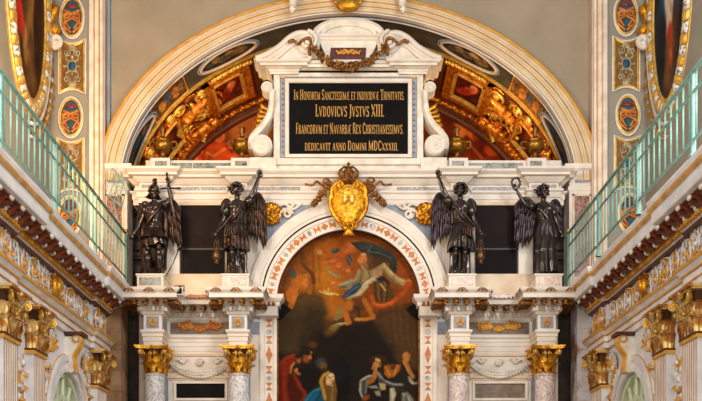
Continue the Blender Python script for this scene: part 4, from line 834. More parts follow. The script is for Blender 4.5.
pg(F_,[215,200,235,195,265,250,330,275,395,275,395,300,320,300,250,290,225,260],(84,78,74),1.5); ln(F_,[225,215,260,262,330,285,390,286],5,(164,158,150),1,1.8); ln(F_,[240,250,300,298],4,(40,36,34),.9,2); pg(F_,[225,275,270,280,275,320,240,325],(186,156,106),1.6); pg(F_,[195,330,235,325,240,365,210,360],(160,146,110),1.6); bl(F_,140,375,30,18,(146,70,26),-30)
ln(F_,[185,180,190,160,196,150],7,(196,122,54),1,1.6); ln(F_,[195,225,205,185,203,160],11,(206,136,66),1,1.6); ln(F_,[180,260,200,232,208,205],15,(190,116,52),1,1.8); ln(F_,[160,275,185,255],14,(160,92,38),1,1.8); ln(F_,[198,160,200,178],2,(120,66,28))
pg(F_,[300,310,335,305,345,345,330,402,325,900,300,900],(176,160,126),1.6); ln(F_,[312,320,322,360,318,402],5,(216,202,168),1,2); pg(F_,[380,340,420,335,455,375,465,402,465,900,400,900],(128,122,106),1.8); ln(F_,[390,345,420,370,440,402],5,(176,170,150),1,2); ln(F_,[410,360,415,402],5,(70,64,54),.9,2); pg(F_,[330,300,390,300,400,340,345,340],(50,42,34),2)
bl(F_,412,104,26,32,(176,92,38),0,.5); bl(F_,415,112,16,20,(210,128,60)); ln(F_,[392,105,394,85],5,(206,120,54),1,1.2); ln(F_,[405,95,404,74],5,(212,128,60),1,1.2); ln(F_,[418,94,420,73],5,(206,122,56),1,1.2); ln(F_,[430,100,436,84],5,(196,112,50),1,1.2); ln(F_,[400,130,418,160,440,210,455,232],14,(190,112,48),1,1.6); ln(F_,[396,140,410,165,428,205],4,(222,150,80),1,1.8); pg(F_,[422,230,440,232,465,270,490,268,484,285,450,285,428,265],(150,138,118),1.4); ln(F_,[424,236,436,262,458,282],4,(206,196,176),1,1.4); pg(F_,[380,210,425,240,430,300,390,290],(44,36,28),3)
q.noise(.14,6,9); q.a *= (.84,.86,.86)
YP = 20.56; t = thing('altar_painting','tall arched oil painting of a heavenly apparition above kneeling figures','painting',(AJ,YP,3))
g = p.mesh(lambda x,y: (AJ+(x-348.5)*P5, YP, z45(y)), 'canvas','paint',t)
g = MB(); n=40; g.tube([(AJ+71*P5*cos(PI*i/n),YP-.02,zs+71*P5*sin(PI*i/n)) for i in range(n+1)],.018,6); g.tube([(AJ-71*P5,YP-.02,zs),(AJ-71*P5,YP-.02,2.7)],.018,6); g.tube([(AJ+71*P5,YP-.02,zs),(AJ+71*P5,YP-.02,2.7)],.018,6); g.build('fillet','oldgold',t)
M['shieldgold'] = mat('embossed_gilding',(246,186,44),(176,104,10),.34,.7,scale=16,bump=1.,bscale=26)
# ------------------------------------------------------------------ gilded coat of arms above the painting
c = Vector(W(348.5,205,20.24)); t = thing('gilded_coat_of_arms','crowned gilded shield hanging at the crown of the painting arch','coat of arms',tuple(c+Vector((0,.05,-.5))))
u = .02024
ow = [(-21,5),(-18,12.5),(-13,16.5),(-7,18.2),(0,18.4),(6,17),(12,13.5),(18,8.8),(23,4.6),(26,2)]
def oww(v):
    v = v*47-21
    for (a,b),(d,e) in zip(ow,ow[1:]):
        if v <= d: return v, b+(e-b)*(v-a)/(d-a)
    return ow[-1]
def shield(U,V):
    y, w = oww(V); x = (U*2-1)*w; r = 1-(U*2-1)**2; e = min(1,(y+22)/8,(27-y)/8); return tuple(c+Vector((x*u,-.17*(max(0,r)**.5)*max(.15,e**.5),-y*u)))
g = MB(); g.grid(shield,22,26); g.build('shield','shieldgold',t,True)
g = MB(); L_, R_ = [], []
for k in range(25):
    y,w = oww(k/24); L_.append(c+Vector((-w*u,-.05,-y*u))); R_.append(c+Vector((w*u,-.05,-y*u)))
g.tube(L_,.045,7); g.tube(R_,.045,7)
for s in (-1,1):
    g.tube(bez([c+Vector((s*.34,-.05,.1)),c+Vector((s*.33,-.08,.32)),c+Vector((s*.16,-.08,.46)),c+Vector((s*.1,-.1,.34))],8),.05,7); g.tube(spiral(c+Vector((s*.15,-.1,.38)),.09,.02,0,s*1.4,X1,Z1,18),.03,6); g.tube(spiral(c+Vector((s*.13,-.1,-.42)),.07,.02,0,-s*1.4,X1,Z1,18),.025,6)
for k in range(3): g.leaf(c+Vector((0,-.06,-.5)),(0,-1,0),X1,.16,.11,.2,up=((k-1)*.6,0,-1),nt=5)
g.build('scrolled_rim','gold',t,True)
g = MB(); n = 36; oc = c+Vector((.0,-.16,.03))
g.tube([oc+Vector((.19*cos(2*PI*k/n),.035*abs(cos(2*PI*k/n)),.25*sin(2*PI*k/n))) for k in range(n)],.02,6,True); g.tube([oc+Vector((.26*cos(2*PI*k/n),.06*abs(cos(2*PI*k/n))+.01,.33*sin(2*PI*k/n)-.01)) for k in range(n)],.014,5,True)
for k in range(26):
    a = 2*PI*k/26; g.ell(oc+Vector((.225*cos(a),.05*abs(cos(a)),.29*sin(a))),(.02,.02,.02),None,6,4)
for sx in (-1,1):
    q = oc+Vector((sx*.07,-.02,.03)); g.ell(q,(.055,.05,.11)); 
    for k in range(3): g.leaf(q+Vector((0,-.04,.02)),(0,-1,0),X1,.07,.05,.2,up=((k-1)*.7,0,1),nt=5)
g.build('oval_field','goldpale',t,True)
cc = c+Vector((0,-.06,.42)); g = MB(); g.lathe([(.13,0),(.16,.01),(.16,.06),(.14,.08)],cc,24); cr = g.build('crown','oldgold',t,True)
g = MB()
for k in range(8):
    a = 2*PI*k/8; o = Vector((cos(a),sin(a),0)); g.tube(bez([cc+o*.15+Vector((0,0,.08)),cc+o*.2+Vector((0,0,.2)),cc+o*.13+Vector((0,0,.3)),cc+Vector((0,0,.30))],6),.018,5); g.leaf(cc+o*.155+Vector((0,0,.06)),o,Vector((-sin(a),cos(a),0)),.13,.08,.25,nt=5); g.ell(cc+o*.16+Vector((0,0,.03)),(.02,.02,.02),None,6,4)
g.ell(cc+Vector((0,0,.15)),(.145,.145,.15)); g.ell(cc+Vector((0,0,.33)),(.035,.035,.04)); g.box(cc.x-.012,cc.x+.012,cc.y-.01,cc.y+.01,cc.z+.35,cc.z+.43); g.box(cc.x-.035,cc.x+.035,cc.y-.01,cc.y+.01,cc.z+.38,cc.z+.405); g.build('arches','oldgold',cr,True)
for s in (-1,1):
    g = MB(); b = c+Vector((s*.30,-.02,.36))
    g.tube(bez([b,b+Vector((s*.12,-.03,.1)),b+Vector((s*.2,0,.02)),b+Vector((s*.34,-.02,.1)),b+Vector((s*.42,0,.04)),b+Vector((s*.58,0,.05))],8),.026,6,squash=.6); g.tube(spiral(b+Vector((s*.14,-.03,.1)),.085,.05,0,s*1.0,X1,Z1,18),.024,6); g.build('ribbon','oldgold',t,True)
    g = MB(); r = random.Random(4)
    for k in range(46):
        f = k/46; q = b+Vector((s*(.1+.34*f**1.2),0,.0-.40*f)); g.ell(q+Vector((r.uniform(-.07,.07)*(1.1-f),-.04-.05*r.random(),r.uniform(-.05,.05))),r.uniform(.025,.05),None,6,5)
    for k in range(8): g.leaf(b+Vector((s*(.1+.04*k),-.04,-.05*k)),(0,-1,0),(0,0,1),.16,.08,.25,up=(s*(.4-.2*(k%3)),0,-.6),nt=5)
    g.build('fruit_bunch','oldgold',t,True)
# gilded leaf sprays and white ribbons in the spandrels
for s, nm in ((-1,'behind the hanging wing on the warm lit side'),(1,'behind the hanging wing on the cool lit side')):
    o = Vector((AJ+s*77*P5,YB-.04,z45(215))); t = thing('spandrel_ornament','gilded fruit spray and white scroll '+nm,'ornament',tuple(o),'spandrel sprays'); g = MB(); r = random.Random(9)
    for k in range(26): g.ell(o+Vector((r.uniform(-.13,.13),-.03-.05*r.random(),r.uniform(-.14,.15))),r.uniform(.03,.055),None,6,5)
    for k in range(12):
        a = k*PI/6; g.leaf(o+Vector((.04*cos(a),-.03,.04*sin(a))),(0,-1,0),(-sin(a),0,cos(a)),.22,.11,.25,up=(cos(a),0,sin(a)),nt=5)
    g.build('spray','gold',t,True); g = MB()
    g.tube(bez([o+Vector((-s*.16,0,-.15)),o+Vector((-s*.22,-.03,.05)),o+Vector((-s*.38,-.02,.12)),o+Vector((-s*.45,-.02,.2)),o+Vector((-s*.36,-.02,.24))],8),.035,6); g.tube(bez([o+Vector((-s*.1,0,.14)),o+Vector((-s*.28,-.03,.2)),o+Vector((-s*.44,-.02,.1)),o+Vector((-s*.62,0,.22))],8),.03,6); g.tube(spiral(o+Vector((-s*.34,-.02,-.0)),.1,.03,0,-s*1.3,X1,Z1,18),.03,6); g.build('white_scroll','stucco',t,True)
# ================================================================== inscription tablet with broken pediment
YT = 20.5; T5 = .0205; xt = lambda p: WX(p,YT); zt_ = lambda y: WZ(y,YT)
t = thing('inscription_tablet','black marble tablet with gilded Latin inscription in blue grey and white frame','tablet',(xt(349),YT,zt_(165)))
g = MB(); g.box(xt(274),xt(423),YT,21.0,8.72,zt_(62)); body = g.build('body','stucco',t)
def frame(g, px0, px1, py0, py1, w, y0, y1):
    a,b,c,d = xt(px0),xt(px1),zt_(py1),zt_(py0); w *= T5; g.box(a,a+w,y0,y1,c,d); g.box(b-w,b,y0,y1,c,d); g.box(a+w,b-w,y0,y1,c,c+w); g.box(a+w,b-w,y0,y1,d-w,d)
g = MB(); frame(g,274,423,72,165.5,6,YT-.07,YT+.02); g.build('outer_frame','stucco',t)
g = MB(); frame(g,280,417,75,163,6,YT-.03,YT+.02); M['border'] = mat('pale_grey_border_marble',(158,158,162),(140,140,146),.5,scale=8); o = g.build('border','border',t)
g = MB()
for k in range(26):
    x = xt(287+k*4.9)
    for y in (77.5,160.6): g.ell((x,YT-.03,zt_(y)),(.016,.01,.02),None,6,4)
for k in range(14):
    y = zt_(84+k*5.3)
    for x in (283,414): g.ell((xt(x),YT-.03,y),(.016,.01,.02),None,6,4)
g.build('gilt_studs','redbrown',o); g = MB()
for x in (283,414):
    for y in (77.5,160.5): g.ell((xt(x),YT-.035,zt_(y)),(.045,.02,.045),None,10,6)
g.build('corner_rosettes','gold',o,True)
g = MB(); frame(g,285.5,411.5,80.5,158.8,3.2,YT-.09,YT+.02); frame(g,288,409,83,157.6,1.2,YT-.07,YT+.02); g.build('inner_frame','white',t)
g = MB(); g.box(xt(288.5),xt(408.5),YT-.05,YT+.02,zt_(157.3),zt_(83.5)); lab(g.build('slab','black',t),'black marble slab')
# lettering: capitals from strokes, thick stems and thin hairlines
V_, H_ = .15, .07
def G(w, *st): return w, st
FONT = {'I':G(.34,(V_,(.17,0),(.17,1)),(H_,(0,.04),(.34,.04)),(H_,(0,.96),(.34,.96))),
 'N':G(.72,(H_,(.1,0),(.1,1)),(V_,(.1,1),(.62,0)),(H_,(.62,0),(.62,1)),(H_,(0,.04),(.22,.04)),(H_,(.5,.96),(.72,.96))),
 'H':G(.74,(V_,(.15,0),(.15,1)),(V_,(.59,0),(.59,1)),(H_,(.15,.5),(.59,.5)),(H_,(0,.04),(.3,.04)),(H_,(0,.96),(.3,.96)),(H_,(.44,.04),(.74,.04)),(H_,(.44,.96),(.74,.96))),
 'O':G(.7,(V_,(.1,.3),(.1,.7)),(V_,(.6,.3),(.6,.7)),(.11,(.1,.7),(.2,.92),(.35,.97),(.5,.92),(.6,.7)),(.11,(.1,.3),(.2,.08),(.35,.03),(.5,.08),(.6,.3))),
 'R':G(.66,(V_,(.15,0),(.15,1)),(.1,(.15,.96),(.42,.96),(.55,.86),(.55,.64),(.42,.52),(.15,.52)),(V_,(.36,.52),(.62,.02)),(H_,(0,.04),(.3,.04))),
 'E':G(.56,(V_,(.15,0),(.15,1)),(H_,(0,.04),(.54,.04)),(H_,(0,.96),(.52,.96)),(H_,(.15,.5),(.42,.5)),(H_,(.52,.0),(.52,.2)),(H_,(.5,.8),(.5,1))),
 'M':G(.9,(H_,(.12,0),(.12,1)),(V_,(.14,1),(.45,.05)),(H_,(.45,.05),(.76,1)),(V_,(.76,0),(.76,1)),(H_,(0,.04),(.24,.04)),(H_,(.62,.04),(.9,.04))),
 'S':G(.54,(.12,(.5,.8),(.42,.95),(.25,.97),(.08,.86),(.1,.66),(.27,.52),(.45,.38),(.48,.16),(.3,.03),(.12,.05),(.04,.2))),
 'A':G(.7,(H_,(.08,0),(.35,1)),(V_,(.35,1),(.62,0)),(H_,(.18,.34),(.52,.34)),(H_,(0,.04),(.2,.04)),(H_,(.48,.04),(.72,.04))),
 'C':G(.62,(V_,(.1,.3),(.1,.7)),(.11,(.1,.7),(.2,.92),(.36,.97),(.52,.9),(.57,.74)),(.11,(.1,.3),(.2,.08),(.36,.03),(.52,.1),(.57,.26))),
 'T':G(.6,(V_,(.3,0),(.3,1)),(H_,(0,.96),(.6,.96)),(H_,(.02,.8),(.02,1)),(H_,(.58,.8),(.58,1)),(H_,(.15,.04),(.45,.04))),
 'D':G(.7,(V_,(.15,0),(.15,1)),(.11,(.15,.96),(.42,.94),(.58,.74),(.58,.26),(.42,.06),(.15,.04)),(H_,(0,.04),(.2,.04)),(H_,(0,.96),(.2,.96))),
 'V':G(.68,(V_,(.08,1),(.35,0)),(H_,(.35,0),(.6,1)),(H_,(0,.96),(.2,.96)),(H_,(.48,.96),(.7,.96))),
 'L':G(.54,(V_,(.15,0),(.15,1)),(H_,(0,.04),(.52,.04)),(H_,(.5,0),(.5,.22)),(H_,(0,.96),(.3,.96))),
 'J':G(.4,(V_,(.25,.1),(.25,1)),(.1,(.25,.1),(.15,-.08),(.02,-.1)),(H_,(.08,.96),(.4,.96))),
 'X':G(.68,(V_,(.06,1),(.62,0)),(H_,(.6,1),(.08,0)),(H_,(0,.96),(.2,.96)),(H_,(.48,.96),(.7,.96)),(H_,(0,.04),(.2,.04)),(H_,(.48,.04),(.7,.04))),
 'F':G(.52,(V_,(.15,0),(.15,1)),(H_,(0,.96),(.5,.96)),(H_,(.15,.5),(.4,.5)),(H_,(0,.04),(.3,.04))),
 '.':G(.18,(.13,(.09,0),(.09,.12))), ',':G(.18,(.12,(.1,.1),(.04,-.14))), ' ':G(.26,)}
FONT['Æ'] = G(.92,(H_,(.04,0),(.45,1)),(V_,(.5,0),(.5,1)),(H_,(.2,.34),(.5,.34)),(H_,(.4,.04),(.9,.04)),(H_,(.4,.96),(.88,.96)),(H_,(.5,.5),(.78,.5)))
FONT['|'] = G(0,)
def inscription(text, px0, px1, py0, py1, big):
    """letters marked with | are tall initials; the line is fitted to its width"""
    seq = []; tall = False
    for ch in text:
        if ch == '|': tall = True; continue
        seq.append((ch, tall)); tall = False
    tot = sum(FONT[c][0]*(big if t_ else 1)+.10 for c,t_ in seq); wx = (px1-px0)*T5/tot; hz = (py1-py0)*T5/1.0; x = xt(px0); z0 = zt_(py1); g = MB()
    for c,t_ in seq:
        k = big if t_ else 1.
        for st in FONT[c][1]:
            w = st[0]; pts = st[1:]
            for (a,b),(d,e) in zip(pts,pts[1:]):
                dx, dz = (d-a), (e-b); L = math.hypot(dx,dz) or 1; ux, uz = dx/L, dz/L; nx, nz = -uz*w/2, ux*w/2
                q = [(a+nx,b+nz),(d+nx,e+nz),(d-nx,e-nz),(a-nx,b-nz)]
                P = [(x+s_*wx*k, z0+v*hz*k) for s_,v in q]; g.prism(P,YT-.062,YT-.045)
        x += (FONT[c][0]*k+.10)*wx
    return g.build('lettering','lettergold',t)
M['lettergold'] = mat('letter_gilding',(214,164,78),(184,130,52),.5,.1,scale=20)
inscription('|IN |HONOREM |SANCTISSIMÆ ET INDIVIDVÆ |TRINITATIS.',294,404.5,93,101,1.28)
inscription('|LVDOVICVS |JVSTVS |X|I|I|I.',315.5,384.5,107.5,117.8,1.18)
inscription('|FRANCORVM ET |NAVARRÆ |REX |CHRISTIANISSIMVS.',296,403.5,126,135,1.22)
inscription('DEDICAVIT ANNO |DOMINI |M|D|CXXXIII.',305,398.5,144,151.6,1.3)
# tablet cornice
ZC_ = lambda y,d: WZ(y,YT-.1-d)
ZTOP = ZC_(58.4,.3)
pth = [(xt(272),20.9),(xt(272),YT-.1),(xt(297),YT-.1),(xt(297),YT-.02),(xt(400),YT-.02),(xt(400),YT-.1),(xt(425),YT-.1),(xt(425),20.9)]
g = MB(); g.sweep(pth,[(0,ZC_(74.5,0)),(.03,ZC_(74,.03)),(.03,ZC_(71.5,.03)),(.05,ZC_(71,.05)),(.05,ZC_(69,.05)),(.10,ZC_(67.5,.1)),(.12,ZC_(66,.12)),(.22,ZC_(65,.22)),(.22,ZC_(62.5,.22)),(.27,ZC_(61.5,.27)),(.3,ZC_(59.6,.3)),(.3,ZC_(58.6,.3)),(0,ZC_(58.4,.3))]); g.build('cornice','stucco',t)
for s in (-1,1):
    e = lambda q: xt(348.5)+s*q*T5
    for k in range(2):
        g = MB(); g.box(min(e(67+k*4),e(69.6+k*4)),max(e(67+k*4),e(69.6+k*4)),YT-.2,YT-.05,zt_(71.5),zt_(67.2)); g.build('bracket','stucco',t)
# broken pediment
pd = thing('broken_pediment','white broken scroll pediment with small arched crest above the inscription tablet','pediment',(xt(348.5),YT,zt_(58.5)))
for s in (-1,1):
    def E(px,py,Y=YT-.2): return Vector((xt(348.5)-s*(px-348.5)*.02034, Y, max(ZTOP, WZ(py,20.34))))
    top = bez([E(253.5,58.5),E(264.7,54),(E(278,46)),E(289,36.5),E(298.4,32.2),E(309,32.6),E(317,39),E(319.5,50)],6)
    poly = [(p.x,p.z) for p in top]+[(E(319.5,58.6).x,E(0,58.6).z),(E(253.5,59).x,E(0,59).z)]
    g = MB(); g.prism(poly,YT-.16,20.9); o = g.build('scroll_side','stucco',pd)
    g = MB()
    for off, r, y in ((1.5,.06,-.2),(6,.04,-.18),(10,.045,-.18)):
        pts = [p+Vector((0,y+.2,-off*T5)) for p in bez([E(256,58),E(266,54.2),E(279,46.4),E(290,37),E(299,32.8),E(308,33)],8)]; pts = [q for q in pts if q.z > ZTOP+.02]
        g.tube(pts,r,6)
    g.build('raking_moulding','white',o,True)
    vc = E(308,43,YT-.22); g = MB(); g.tube(spiral(vc,.20,.02,PI/2,(-1.9 if s<0 else 1.9),X1,Z1,44),[.042]*44,8,squash=2.4); g.ell(vc,(.06,.06,.06)); d_ = MB(); d_.lathe([(.001,-.10),(.235,-.10),(.245,-.06),(.245,.2)],(0,0,0),28); g.v += []; base_n = len(g.v); g.add([(vc.x+p_[0],vc.y+.1+p_[2],vc.z+p_[1]) for p_ in d_.v],d_.f); g.build('volute','white',o,True)
zq = lambda y: WZ(y,20.38); XM = xt(348.5)
g = MB(); g.prism([(XM-25*T5,ZTOP-.02),(XM-23*T5,zq(54)),(XM-26*T5,zq(48)),(XM-29*T5,zq(42)),(XM-29*T5,zq(40)),(XM+29*T5,zq(40)),(XM+29*T5,zq(42)),(XM+26*T5,zq(48)),(XM+23*T5,zq(54)),(XM+25*T5,ZTOP-.02)],YT-.12,20.9); o = g.build('crest_block','stucco',pd)
g = MB(); g.sweep([(XM-30*T5,20.9),(XM-30*T5,YT-.12),(XM+30*T5,YT-.12),(XM+30*T5,20.9)],[(0,zq(41)),(.03,zq(40)),(.05,zq(38.5)),(.09,zq(37.5)),(.09,zq(36)),(0,zq(35.5))]); g.build('crest_cornice','white',pd)
g = MB(); ar_ = [(XM+33*T5*cos(a),zq(35.5)+14*T5*sin(a)) for a in np.linspace(PI*.0,PI,25)]
g.prism([(x,z) for x,z in ar_],YT-.1,20.9)
for k,r in ((1.0,.075),(.8,.045)): g.tube([(XM+(33*k)*T5*cos(a),YT-.12,zq(35.5)+14*k*T5*sin(a)) for a in np.linspace(.06,PI-.06,25)],r,6)
g.build('crest_arch','stucco',pd,False)
g = MB(); g.prism([(XM-19*T5,zq(59.5)),(XM-17.5*T5,zq(48)),(XM+17.5*T5,zq(48)),(XM+17*T5,zq(59.5))],YT-.135,YT-.1); M['crestred'] = mat('dark_red_panel',(98,44,32),(70,28,20),.45,scale=8); g.build('crest_panel','crestred',pd)
g = MB(); q = Vector((XM,YT-.15,zq(53)))
for s in (-1,1):
    g.tube(bez([q,q+Vector((s*.08,0,.05)),q+Vector((s*.16,0,-.02)),q+Vector((s*.25,0,.03))],8),.018,5)
    for k in range(4): g.leaf(q+Vector((s*.05*k,0,0)),(0,-1,0),(0,0,1),.09,.05,.2,up=(s,0,.4*(-1)**k),nt=5)
g.ell(q,(.04,.03,.04)); g.build('gilt_spray','goldpaint',pd,True)
# garland
t = thing('gilded_garland','aged gilt flower garland draped below the pediment crest between its two volutes','garland',(XM,YT-.3,zq(72))); r = random.Random(2); g = MB()
H = lambda u: Vector((XM+u*37*T5,YT-.3-.05*(1-u*u),zq(49)-(23*T5)*(1-u*u)**.8))
for k in range(150):
    u = -1+2*k/149; q = H(u); w = .03+.05*(1-abs(u)); g.ell(q+Vector((r.uniform(-w,w),r.uniform(-.05,.02),r.uniform(-w,w))),r.uniform(.022,.042),None,6,4)
for k in range(40):
    u = -1+2*k/39; a = r.random()*6.28; g.leaf(H(u),(0,-1,0),(-sin(a),0,cos(a)),.12,.06,.25,up=(cos(a),0,sin(a)),nt=5)
g.build('flowers','oldgold',t,True)
for s in (-1,1):
    g = MB(); b = H(s); g.tube(bez([b,b+Vector((s*.02,-.02,.12)),b+Vector((s*.14,-.02,.10)),b+Vector((s*.26,0,.02)),b+Vector((s*.36,0,.09)),b+Vector((s*.46,0,.05))],8),.03,6); g.tube(bez([b,b+Vector((s*.04,-.02,-.1)),b+Vector((s*.02,-.02,-.22))],8),.035,6); g.build('ribbon','oldgold',t,True)
# side scroll brackets
for s, nm in ((-1,'helmeted'),(1,'wreath bearing')):
    def E(dx,py,Y=YT-.06): return Vector((XM+s*dx*T5,Y,zt_(py)))
    t = thing('scroll_bracket','tall white S scroll bracket flanking the tablet, nearer the '+nm+' angel','bracket',tuple(E(86,161)),'S scroll brackets flanking the tablet')
    ctr = bez([E(76,92),E(76.5,106),E(79,118),E(85,128),E(91.5,135),E(96,142),E(95.5,151)],8); n = len(ctr); g = MB(); vs = []
    for i,p in enumerate(ctr):
        tg = (ctr[min(n-1,i+1)]-ctr[max(0,i-1)]).normalized(); sd = Vector((tg.z,0,-tg.x)); w = (3.2+1.2*i/n)*T5
        for a,y in ((-w,.0),(-w*.8,-.1),(-w*.4,-.06),(w*.4,-.06),(w*.8,-.1),(w,0),(w,.3),(-w,.3)): vs.append(p+sd*a+Vector((0,y,0)))
    g.add(vs,[(i*8+j,(i+1)*8+j,(i+1)*8+(j+1)%8,i*8+(j+1)%8) for i in range(n-1) for j in range(8)]+[tuple(range(8)),tuple(range((n-1)*8,n*8))]); g.build('stem','stucco',t)
    c = E(86,148,YT-.1); g = MB(); g.lathe([(.001,-.11),(.20,-.10),(.215,-.06),(.215,.3)],(0,0,0),28); g.v = [(c.x+p[0],c.y+p[2],c.z+p[1]) for p in g.v]; v = g.build('lower_volute','stucco',t)
    g = MB(); g.tube(spiral(c+Vector((0,-.1,0)),.205,.02,PI*.1 if s>0 else PI*.9,(2.2 if s<0 else -2.2),X1,Z1,60),[.026]*60,6); g.ell(c+Vector((0,-.11,0)),(.04,.03,.04)); g.build('spiral','white',v,True)
    c = E(81,90,YT-.08); g = MB(); g.lathe([(.001,-.08),(.115,-.07),(.12,.25)],(0,0,0),24); g.v = [(c.x+p[0],c.y+p[2],c.z+p[1]) for p in g.v]; v = g.build('upper_volute','stucco',t)
    g = MB(); g.tube(spiral(c+Vector((0,-.08,0)),.11,.015,0 if s>0 else PI,(1.9 if s<0 else -1.9),X1,Z1,44),[.02]*44,6); g.build('spiral','white',v,True)
    g = MB(); 
    for k in range(6): g.leaf(E(80,112-4*k*0,YT+.02)+Vector((s*.03*k,0,.05-.07*k)),(0,-1,0),(0,0,1),.22,.1,.2,up=(s*.9,0,.5-.2*k),nt=5)
    g.build('gilt_leaves','gold',t,True)
    g = MB(); g.box(min(E(72,0).x,E(98,0).x),max(E(72,0).x,E(98,0).x),YT-.12,20.9,8.72,zt_(159.5)); g.build('foot_block','stucco',t)
# ------------------------------------------------------------------ urns on the parapet
ul = ['gilded bronze urn with flame finial on the parapet above the helmeted angel','gilded bronze urn with flame finial beside the tablet scroll, warm lit side','gilded bronze urn with flame finial beside the tablet scroll, cool lit side','gilded bronze urn with flame finial on the parapet above the wreath bearing angel']
u0 = None
for i, px in enumerate((163,242,457,535)):
    x = WX(px,20.66)
    if u0 is None:
        c = Vector((x,20.66,9.03)); t = u0 = thing('gilded_urn',ul[0],'urn',tuple(c),'gilded urns on the parapet')
        g = MB(); g.lathe([(.16,0),(.17,.03),(.12,.05),(.06,.09),(.05,.13),(.08,.15)],c,20); g.build('foot','oldgold',t,True)
        g = MB(); g.lathe([(.06,.14),(.13,.18),(.185,.25),(.205,.32),(.19,.37),(.15,.395),(.17,.41),(.17,.43),(.1,.46),(.06,.50)],c,24); b = g.build('bowl','urngold',t,True)
        g = MB()
        for k in range(12):
            a = 2*PI*k/12; o = Vector((cos(a),sin(a),0)); g.leaf(c+o*.07+Vector((0,0,.15)),o,Vector((-sin(a),cos(a),0)),.15,.09,.9,nt=5)
        g.build('gadroons','oldgold',b,True)
        g = MB()
        for k in range(10):
            a = 2.4*k; o = Vector((cos(a),sin(a),0)); g.leaf(c+o*.03+Vector((0,0,.47+.01*k)),o,Vector((-sin(a),cos(a),0)),.17+.01*(k%3),.09,.3 if k%2 else -.1,nt=5)
        g.ell(c+Vector((0,0,.6)),(.045,.045,.09)); g.build('flame_finial','oldgold',t,True)
        for s in (-1,1):
            g = MB(); g.tube(bez([c+Vector((s*.16,0,.39)),c+Vector((s*.27,0,.40)),c+Vector((s*.27,0,.29)),c+Vector((s*.18,0,.26))],7),.02,6); g.build('handle','oldgold',t,True)
    else: dup(u0,(x-u0.location.x,0,0),ul[i])
# ================================================================== gallery sides
XW = -4.85
def rinceau(g, L, H, P, seed, nper):
    """scrolling acanthus relief; P(u, v, d) places a point (u along, v up, d outwards)"""
    r = random.Random(seed); m = max(2, int(round(L/nper))); dv = lambda a,b: (Vector(P(*b))-Vector(P(*a)))
    for k in range(m):
        u0 = L*(k+.5)/m; up = 1 if k % 2 else -1; c = Vector(P(u0, H*.5, .02)); U = dv((u0,H*.5,0),(u0+1,H*.5,0)); Vv = dv((u0,0,0),(u0,1,0)); N_ = dv((u0,0,0),(u0,0,1))
        R = H*.36; g.tube(spiral(c, R, R*.12, PI*.5*up, up*1.7, U, Vv, 26), [.018]*26, 5, squash=1.); g.ell(c,(.045,.045,.045),None,7,5)
        for q in range(9):
            a = q*2*PI/9+k; d = U*cos(a)+Vv*sin(a); e = U*-sin(a)+Vv*cos(a); g.leaf(c+d*R*.75, N_, e, H*.24, H*.13, .06, up=d, nt=5)
        g.tube(bez([P(u0-L/m*.5,H*(.2 if up>0 else .8),.02),P(u0-L/m*.2,H*.5-up*H*.4,.03),P(u0+L/m*.25,H*.5-up*H*.42,.03),P(u0+L/m*.5,H*(.8 if up>0 else .2),.02)],7),.02,5)
    for k in range(m*3):
        u = L*(k+.5)/m/3; v = H*r.uniform(.08,.92); a = r.random()*6.3; U = dv((u,0,0),(u+1,0,0)); Vv = dv((u,0,0),(u,1,0)); N_ = dv((u,0,0),(u,0,1))
        g.leaf(Vector(P(u,v,.0)), N_, U*-sin(a)+Vv*cos(a), H*.22, H*.11, .06, up=U*cos(a)+Vv*sin(a), nt=5)
def pil_capital(t, fn, y0, y1, z0, z1, xp):
    """capital of a flat pilaster spanning y0..y1, face at xp"""
    F = lambda v: Vector(fn(tuple(v))); dN = F((1,0,0))-F((0,0,0)); dU = Vector((0,1,0)); h = z1-z0; w = y1-y0; B = lambda u,d,z: F((xp+d, y0+w*u, z0+h*z)); cap = MB(fn)
    cap.box(XW, xp+.02, y0+.02, y1-.02, z0, z0+h*.9); cap.box(XW,xp+.04,y0-.03,y1+.03,z0,z0+h*.05); o = cap.build('capital','redbrown',t)  # dark core colour stands in for shade between the leaves
    g = MB()
    for row,(n,z_,hh,ww,cu) in enumerate(((5,.05,.40,.21,.36),(6,.30,.42,.185,.42))):
        for k in range(n):
            u = (k+.5)/n if row == 0 else k/(n-1); g.leaf(B(u,.02,z_), dN, dU, hh*h, ww*w*1.05, cu)
        for e in (0,1):
            for d in (-.06,.0): g.leaf(B(e,d,z_), dU*(1 if e else -1), dN, hh*h, .14, cu*.9)
    g.build('leaves','capgold',o)
    g = MB()
    for e in (-1,1):
        dd = (dN+dU*e).normalized(); q = B(.5+e*.56,.12,.76); g.tube(spiral(q,.10*h,.02*h,PI/2,-1.6,dd,Z1,24),[.026*h]*24,6); g.ell(q,(.03*h,.03*h,.03*h))
        g.tube(bez([B(.5+e*.12,.04,.5),B(.5+e*.35,.08,.72),q+Vector((0,0,.13*h))],6),.04*h,6)
        q2 = B(.5+e*.14,.06,.74); g.tube(spiral(q2,.1*h,.02*h,PI/2,e*1.5,dU,Z1,20),[.028*h]*20,5); q3 = B(.5+e*.56,-.1,.76); g.tube(spiral(q3,.11*h,.02*h,PI/2,1.5,dU*e,Z1,20),[.03*h]*20,5)
    for k in range(6): g.leaf(B(.5,.05,.62),dN,dU*cos(k-2.5)*.7+Vector((0,0,sin(k-2.5))),.16*h,.10*h,.4,up=(0,.8*(k-2.5)/2.5,.8),nt=5)
    g.build('volutes','goldpale',o,True)
    g = MB(fn); g.box(XW,xp+.12,y0-.10,y1+.10,z0+h*.90,z0+h*.945); g.box(XW,xp+.16,y0-.13,y1+.13,z0+h*.945,z1); g.ell((xp+.14,(y0+y1)/2,z0+h*.9),(.06,.07,.07)); g.build('abacus','capgold',o)
